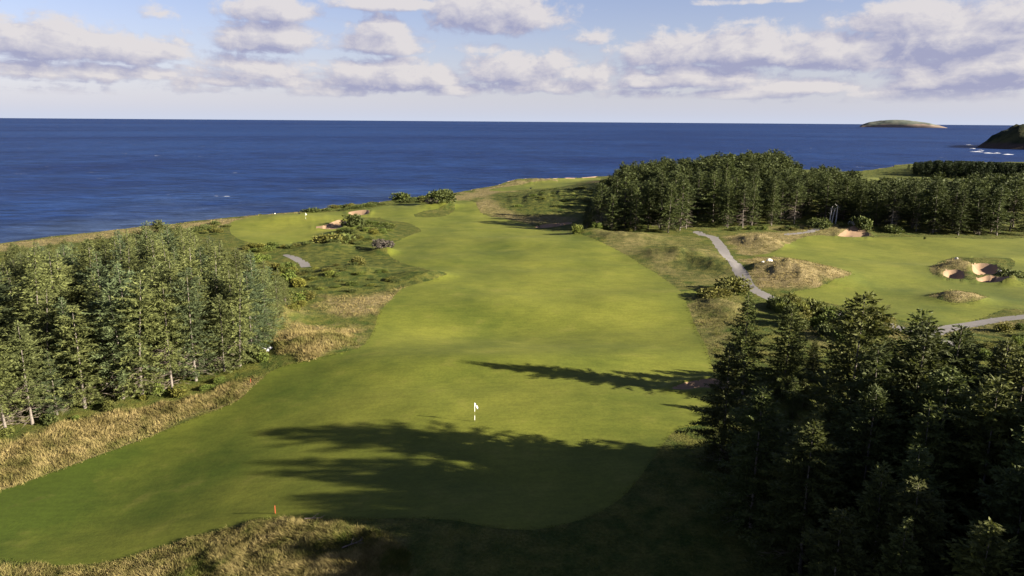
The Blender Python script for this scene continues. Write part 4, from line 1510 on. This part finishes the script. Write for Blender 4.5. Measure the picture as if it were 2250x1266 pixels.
# ------------------------------------------------------------------ long grass (uncountable)
def fescue():
    m, N = mat_new('fescue_blades')
    g = N.n('ShaderNodeNewGeometry')
    n1 = N.noise(g.outputs['Position'], .5, 4, .6)
    t = attr(N, 'tan')
    gr = N.mix(N.smooth(n1, .3, .7), c4(0.03027, 0.04709, 0.008409), c4(0.08829, 0.09082, 0.0185))
    tn = N.mix(N.smooth(n1, .3, .7), c4(.125, .100, .034), c4(.285, .225, .098))
    n2 = N.noise(g.outputs['Position'], .16, 4, .65)
    t = N.m('SUBTRACT', t, N.m('MULTIPLY', N.smooth(n2, .42, .66), .75), clamp=True)
    c = N.mix(t, gr, tn)
    finish(N, c, .9, .08, None, (.3, c))
    r = np.random.default_rng(91)
    fc = XY[FQ].mean(1)
    fz = Z[FQ].mean(1)
    tw = TANW[FQ].mean(1)
    sw = SCRW[FQ].mean(1)
    rr = np.hypot(fc[:, 0], fc[:, 1])
    az = np.degrees(np.arctan2(fc[:, 0], fc[:, 1]))
    ok = (ZONE == 0) & (np.abs(az) < 41) & (rr < 330) & (rr > 42)
    prob = np.where(tw > .35, .95, .35) * np.where(rr < 120, 1.0, .7)
    idx = np.where(ok & (r.random(len(fc)) < prob))[0]
    reps = np.where((tw[idx] > .35) & (rr[idx] < 115), 4, np.where(tw[idx] > .35, 2, 1))
    idx = np.repeat(idx, reps)
    # ragged fringe: blades of the rough creeping over the mown edge
    zg = ZONE.reshape(nV - 1, nU - 1)
    nb = np.zeros_like(zg, bool)
    for dj, di in ((0, 1), (0, -1), (1, 0), (-1, 0), (0, 2), (0, -2)):
        nb |= np.roll(np.roll(zg == 0, dj, 0), di, 1)
    fr = np.where(((zg == 1) & nb).ravel() & (np.abs(az) < 41) & (rr < 200) & (rr > 42) & (r.random(len(fc)) < .7))[0]
    fringe0 = len(idx)
    idx = np.concatenate([idx, np.repeat(fr, 2)])
    n = len(idx)
    V4 = XY[FQ[idx]]
    w = r.dirichlet(np.ones(4), n)
    p = (V4 * w[:, :, None]).sum(1)
    z = (Z[FQ[idx]] * w).sum(1)
    tall = (.22 + .40 * tw[idx]) * r.uniform(.5, 1.3, n) * (.9 + .7 * fbm(p[:, 0] / 1.8, p[:, 1] / 1.8, 93, 3)) * np.clip(.7 + rr[idx] / 400, .7, 1.2)
    tall = tall * np.where(rr[idx] > 130, .55, 1.0)
    tall[fringe0:] *= .7
    B, T, W, A = [], [], [], []
    for k in range(3):
        b = np.column_stack([p + r.normal(0, .10, (n, 2)), z - .03])
        lean = r.normal(0, .38, (n, 2)) + np.column_stack([fbm(p[:, 0] / 2.5, p[:, 1] / 2.5, 95, 2) * 1.4 - .2, fbm(p[:, 0] / 2.5, p[:, 1] / 2.5, 97, 2) * 1.2])
        t_ = b + np.column_stack([lean * tall[:, None], tall * r.uniform(.75, 1.1, n)])
        a = r.uniform(0, 3.14, n)
        wd = np.clip(rr[idx] / 110, .6, 1.6) * .026 * r.uniform(.6, 1.5, n)
        B.append(b)
        T.append(t_)
        W.append(np.column_stack([np.cos(a) * wd, np.sin(a) * wd, np.zeros(n)]))
        A.append(np.clip(tw[idx] * 1.15 + r.normal(0, .15, n), 0, 1))
    V, F = tris_from(np.concatenate(B), np.concatenate(T), np.concatenate(W))
    at = np.repeat(np.concatenate(A), 4)
    o = link('fescue_grass', mesh_np('fescue_grass', V, F, m, False, {'tan': at}))
    tag(o, 'tall tan fescue and long grass around the mown turf', 'grass', kind='stuff')
    print('TUFTS', n, len(F))


fescue()


# ------------------------------------------------------------------ small things
def plain(name, colr, rough=.6):
    m, N = mat_new(name)
    pos = N.n('ShaderNodeNewGeometry').outputs['Position']
    c = N.mix(N.noise(pos, 6., 3, .6), c4(*[v * .85 for v in colr]), c4(*colr))
    finish(N, c, rough, .3)


plain('white_paint', (.62, .62, .58))
plain('olive_fibre', (.16, .16, .05))
plain('flag_cloth', (.70, .70, .70), .9)
plain('red_paint', (.24, .045, .016))
plain('pale_stone', (.26, .26, .29), .95)
plain('white_stone', (.42, .40, .36), .95)
plain('cup_dark', (.05, .05, .05))


def golf_flag(px, py, label, h=2.3):
    q = gp(px, py)
    z = hz(q[0], q[1])
    root = empty('golf_flag', (q[0], q[1], z))
    tag(root, label, 'golf flag')

    def seg(a, b, mat, nm, rd=.022):
        V, F = tube([[0, 0, a], [0, 0, b]], [rd, rd * .95], 8)
        link(nm, mesh_np(nm, V, F, MATS[mat], True), root)
    seg(-.15, .18, 'olive_fibre', 'pole_base', .024)
    seg(.18, .72, 'white_paint', 'pole_section', .034)
    seg(.72, 1.22, 'olive_fibre', 'pole_section', .024)
    seg(1.22, h, 'white_paint', 'pole_section', .034)
    # drooping cloth
    nu, nv = 10, 8
    V = []
    for j in range(nv):
        for i in range(nu):
            u, v = i / (nu - 1), j / (nv - 1)
            V.append([.03 + .36 * u, .07 * math.sin(u * 8 + v) * u, h - .02 - .42 * v * (1 - .2 * u) - .42 * u * u - .12 * u])
    F = [[j * nu + i, j * nu + i + 1, (j + 1) * nu + i + 1, (j + 1) * nu + i] for j in range(nv - 1) for i in range(nu - 1)]
    link('flag_cloth', mesh_np('flag_cloth', V, F, MATS['flag_cloth'], True), root)
    V, F = tube([[0, 0, -.10], [0, 0, .012]], [.054, .054], 14)
    link('cup', mesh_np('cup', V, F, MATS['cup_dark'], True), root)


golf_flag(1043, 926, 'white flag on a banded pole on the near green')
golf_flag(672, 487, 'tiny white flag on the far left green by the sea')


def stake(px, py, h, label):
    q = gp(px, py)
    root = empty('hazard_stake', (q[0], q[1], hz(q[0], q[1])), .4)
    tag(root, label, 'stake')
    s = .035
    V = [[-s, -s, -.1], [s, -s, -.1], [s, s, -.1], [-s, s, -.1], [-s, -s, h], [s, -s, h], [s, s, h], [-s, s, h]]
    F = [[0, 1, 5, 4], [1, 2, 6, 5], [2, 3, 7, 6], [3, 0, 4, 7], [4, 5, 6, 7]]
    link('shaft', mesh_np('shaft', V, F, MATS['red_paint']), root)
    t = s * 1.02
    V = [[-t, -t, h + .003], [t, -t, h + .003], [t, t, h + .003], [-t, t, h + .003], [0, 0, h + .10]]
    F = [[0, 1, 4], [1, 2, 4], [2, 3, 4], [3, 0, 4]]
    link('pointed_cap', mesh_np('pointed_cap', V, F, MATS['red_paint']), root)


stake(605, 1128, .75, 'orange-red stake beside the tree shadow near the bottom')
stake(551, 842, .6, 'red stake at the grass edge below the left wood')


def rock(px, py, size, label, mat, seed, name='boulder', group=None, flat=.65):
    r = np.random.default_rng(seed)
    q = gp(px, py)
    import bmesh
    bm = bmesh.new()
    bmesh.ops.create_icosphere(bm, subdivisions=3, radius=1)
    off = r.uniform(0, 50, 3)
    for v in bm.verts:
        c = np.array(v.co)
        k = 1 + .5 * float(fbm(c[0] * 1.3 + off[0], c[1] * 1.3 + c[2] * 1.1 + off[1], seed, 3))
        v.co = Vector((c[0] * k * size, c[1] * k * size * .8, c[2] * k * size * flat))
    me = bpy.data.meshes.new(name)
    bm.to_mesh(me)
    bm.free()
    me.materials.append(MATS[mat])
    o = link(name, me, None, (q[0], q[1], hz(q[0], q[1]) + size * flat * .3))
    o.rotation_euler = (0, 0, r.uniform(0, 6.28))
    tag(o, label, 'rock', group)


rock(1688, 598, .85, 'white boulder on the tan mound beside the gravel path', 'white_stone', 3)
rock(1674, 600, .4, 'small white stone left of the white boulder', 'white_stone', 4)
rock(1870, 504, 1.1, 'pale rock on the sandy bank at the forest foot', 'white_stone', 5)
rock(2102, 571, .5, 'pale rock crowning the bunker mound at right', 'white_stone', 6)
for i, (px, py) in enumerate([(568, 772), (574, 776), (580, 771), (586, 774), (592, 769), (577, 768)]):
    rock(px, py, .42, 'pale bluish-grey stone in the cluster beside the left wood', 'pale_stone', 20 + i, 'stone', 'pale stones by the left wood')
for i, (px, py, s) in enumerate([(2196, 598, .38), (2204, 605, .34), (2190, 603, .28)]):
    rock(px, py, s, 'grey stone on the shaded bank of the right bunkers', 'pale_stone', 40 + i, 'stone', 'stones by the right bunkers')
rock(604, 472, .35, 'small white stone at the cliff edge beyond the left green', 'white_stone', 51)
rock(665, 466, .42, 'white stone before the cliff-top shrubs beyond the left flag', 'white_stone', 52)


def birch(px, py, h, lean, label):
    q = gp(px, py)
    root = empty('birch_tree', (q[0], q[1], hz(q[0], q[1])))
    tag(root, label, 'tree', 'white birch trunks')
    V, F = tube([[0, 0, -.2], [lean * .3, 0, h * .4], [lean, .1, h]], [.26, .20, .09], 7)
    link('trunk', mesh_np('trunk', V, F, MATS['birch_bark'], True), root)
    B, T, W = [], [], []
    r = np.random.default_rng(int(px))
    for k in range(14):
        zq = r.uniform(.45, 1) * h
        p0 = np.array([lean * zq / h, 0, zq])
        d = np.array([r.normal(0, 1), r.normal(0, 1), .8])
        B.append(p0)
        T.append(p0 + d * r.uniform(.5, 1.3))
        W.append([.03, .02, .02])
    V, F = tris_from(np.array(B), np.array(T), np.array(W))
    link('branches', mesh_np('branches', V, F, MATS['birch_bark']), root)


birch(1822, 492, 6.0, .5, 'left of two white birch trunks at the forest foot')
birch(1827, 491, 5.2, .8, 'right of two white birch trunks at the forest foot')
birch(1836, 492, 6.2, .2, 'slender pale birch trunk just right of the white pair')


def fallen_branch(px, py, length, turn, label):
    q = gp(px, py)
    root = empty('fallen_branch', (q[0], q[1], hz(q[0], q[1]) + .10), turn)
    tag(root, label, 'branch', 'fallen branches below the green')

    def limb(a, b, w):
        a, b = np.array(a, float), np.array(b, float)
        d = (b - a) / np.linalg.norm(b - a)
        u = np.cross(d, [0, 0, 1.])
        u /= np.linalg.norm(u)
        v = np.cross(u, d)
        V = [p + (u * math.cos(k * 1.0472) + v * math.sin(k * 1.0472)) * rd for p, rd in ((a, w), (b, w * .4)) for k in range(6)]
        F = [[k, (k + 1) % 6, 6 + (k + 1) % 6, 6 + k] for k in range(6)]
        return V, F
    V, F = limb((-length / 2, 0, 0), (length / 2, .15, .12), .07)
    link('stem', mesh_np('stem', V, F, MATS['dead_twig'], True), root)
    for k, (t, dy, dz) in enumerate([(-.1, .7, .25), (.15, -.6, .3), (.3, .5, .2)]):
        V, F = limb((t * length, .07 * (t + .5), .06), (t * length + .5, dy, dz), .03)
        link('twig', mesh_np('twig', V, F, MATS['dead_twig'], True), root)


fallen_branch(735, 1186, 2.6, .15, 'longest bare grey fallen branch in the rough below the green')
fallen_branch(688, 1143, 1.6, -.1, 'short grey fallen branch at the turf edge near the orange stake')
fallen_branch(775, 1200, 1.8, .5, 'grey fallen branch right of the longest one in the rough')
